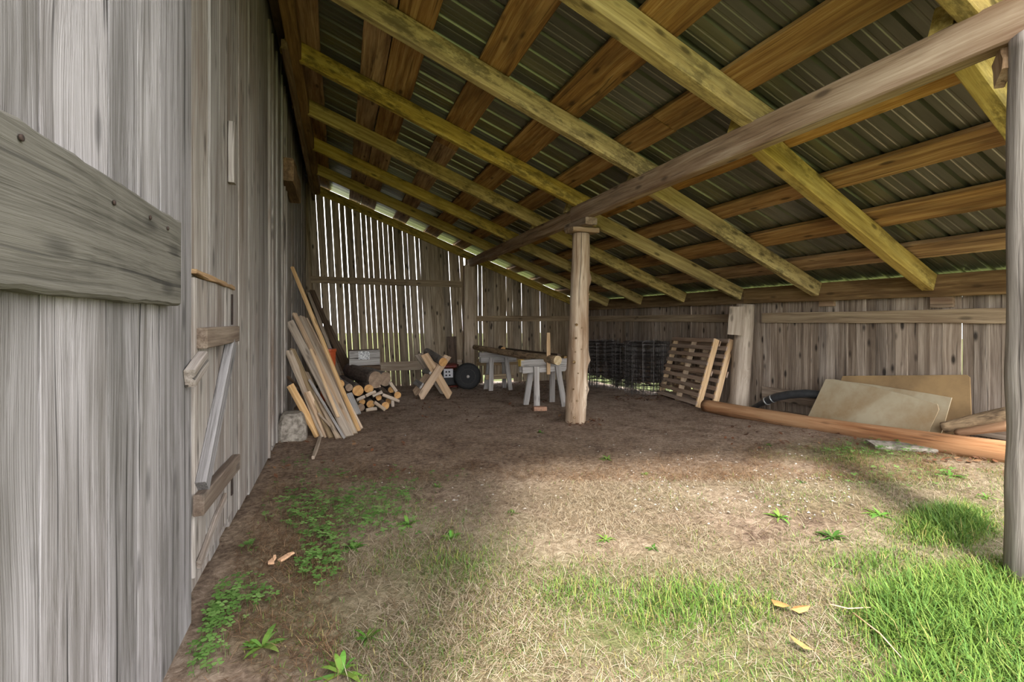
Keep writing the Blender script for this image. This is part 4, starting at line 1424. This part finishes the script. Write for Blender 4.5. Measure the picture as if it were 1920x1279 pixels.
for i, ((wx, wy), ln, lab) in enumerate(WEEDS):
    p = G(wx, wy)
    lv, lc = [], []
    rr = random.Random(i)
    c0 = lin([(74, 110, 40), (92, 128, 50), (66, 96, 38), (104, 136, 58)][i % 4])
    for k in range(rr.randint(16, 26)):
        a = rr.uniform(0, 6.28)
        L = ln * rr.uniform(.3, .85)
        wd_ = L * rr.uniform(.06, .13)
        el = rr.uniform(.25, 1.1)
        u = Vector((math.cos(a), math.sin(a), 0))
        v = Vector((-math.sin(a), math.cos(a), 0))
        pts = []
        for f in (0, .3, .6, .85, 1.0):
            q = u * (L * f * math.cos(el)) + Vector((0, 0, L * (f * math.sin(el) - .45 * f * f)))
            q.z = max(q.z, .004)
            pts.append((q, wd_ * math.sin(math.pi * min(.96, .12 + f * .84)) * .9))
        cl = tuple(c_ * rr.uniform(.8, 1.2) for c_ in c0[:3])
        for j in range(4):
            (q0, w0), (q1, w1) = pts[j], pts[j + 1]
            lv.append([q0 - v * w0, q0 + v * w0, q1 + v * w1, q1 - v * w1])
            lc.append(cl)
    vs, fs, cc = leaf_mesh(lv, lc)
    o = mesh_obj('weed', vs, fs, MT['leaf'], None, Matrix.Translation(p))
    add_cols(o, cc)
    tag(o, lab, 'weed', 'broad-leaved weeds on the ground')

# gravel
vs, fs = [], []
for _ in range(420):
    if RNG.random() < .6:
        p = G(RNG.uniform(1180, 1600), RNG.gauss(915, 30))
    else:
        p = G(RNG.uniform(700, 1500), RNG.uniform(765, 960))
    r = RNG.uniform(.004, .012)
    b = len(vs)
    for (x, y, z) in ((1, 0, 0), (0, 1, 0), (-1, 0, 0), (0, -1, 0), (0, 0, .8), (0, 0, -.5)):
        vs.append((p.x + r * x * RNG.uniform(.7, 1.4), p.y + r * y * RNG.uniform(.7, 1.4), p.z + r * .3 + r * z * RNG.uniform(.6, 1.1)))
    for k in range(4):
        fs.append((b + k, b + (k + 1) % 4, b + 4))
        fs.append((b + (k + 1) % 4, b + k, b + 5))
o = mesh_obj('gravel', vs, fs, MT['stone'])
tag(o, 'pale gravel stones strewn over the dirt and sunlit patch', 'gravel', kind='stuff')

# leaf litter along the walls
lv, lc = [], []
for (xa, xb, ya, yb, n) in [(780, 1040, 716, 742, 420), (1150, 1245, 742, 752, 120), (700, 1060, 745, 790, 110), (500, 760, 830, 900, 60), (1060, 1130, 786, 800, 60), (1720, 1870, 845, 870, 90), (1350, 1700, 795, 845, 110)]:
    for _ in range(n):
        p = G(RNG.uniform(xa, xb), RNG.uniform(ya, yb))
        if p.y > 9.95 or p.x > 5.6:
            continue
        r = RNG.uniform(.012, .03)
        a = RNG.uniform(0, 6.28)
        u = Vector((math.cos(a), math.sin(a), RNG.uniform(-.5, .5))) * r
        v = Vector((-math.sin(a), math.cos(a), RNG.uniform(-.4, .4))) * r * .55
        q = p + Vector((0, 0, RNG.uniform(.006, .02)))
        lv.append([q - u, q - u * .2 - v, q + u * .6 - v * .8, q + u, q + u * .6 + v * .8, q - u * .2 + v])
        lc.append(lin(RNG.choice([(120, 80, 58), (104, 72, 54), (136, 104, 76), (86, 64, 50)])))
vs, fs, cc = leaf_mesh(lv, lc)
o = mesh_obj('leaf_litter', vs, fs, MT['leaf'])
add_cols(o, cc)
tag(o, 'reddish brown fallen leaves drifted along the walls', 'leaf litter', kind='stuff')

# scraps lying about
for (a, b, w, lab) in [((507, 1062), (516, 1048), .03, 'smaller pinkish splinter on the dirt near the barn wall'), ((524, 1056), (549, 1042), .035, 'larger pinkish forked splinter on the dirt near the barn wall')]:
    A, B = G(*a), G(*b)
    o = plank('wood_splinter', A + Vector((0, 0, .012)), B + Vector((0, 0, .016)), w, .01, (0, 0, 1), MT['chip'], None, 4, .006, .002, w1=w * .5)
    tag(o, lab, 'splinter')
for (px, py, lab) in [(1503, 1228, 'orange dead leaf curled in the grass at the bottom'), (1462, 1150, 'tan dead leaf in the grass right of centre'), (1500, 1160, 'brown dead leaf beside the tan one in the grass')]:
    p = G(px, py)
    vs = [(-.035, 0, .006), (-.012, -.016, .0), (.02, -.013, .008), (.04, 0, .02), (.018, .014, .012), (-.012, .017, .006)]
    o = mesh_obj('dead_leaf', vs, [(0, 1, 2, 3), (0, 3, 4, 5)], MT['leafbrown'], None, Matrix.Translation(p + Vector((0, 0, .03))) @ Matrix.Rotation(RNG.uniform(0, 6), 4, 'Z'))
    tag(o, lab, 'leaf')


for (a, m_, b, lab) in [((1558, 1158), (1590, 1166), (1632, 1164), 'thin pale twig lying in the grass right of centre'), ((1600, 1175), (1650, 1215), (1690, 1262), 'long thin grass stalk lying across the lush grass')]:
    pts = [G(*q) + Vector((0, 0, .05)) for q in (a, m_, b)]
    vs, fs = tube_geo(pts, [.003, .0025, .0015], 5)
    o = mesh_obj('twig', vs, fs, MT['chip'], None, None, None, True)
    tag(o, lab, 'twig')
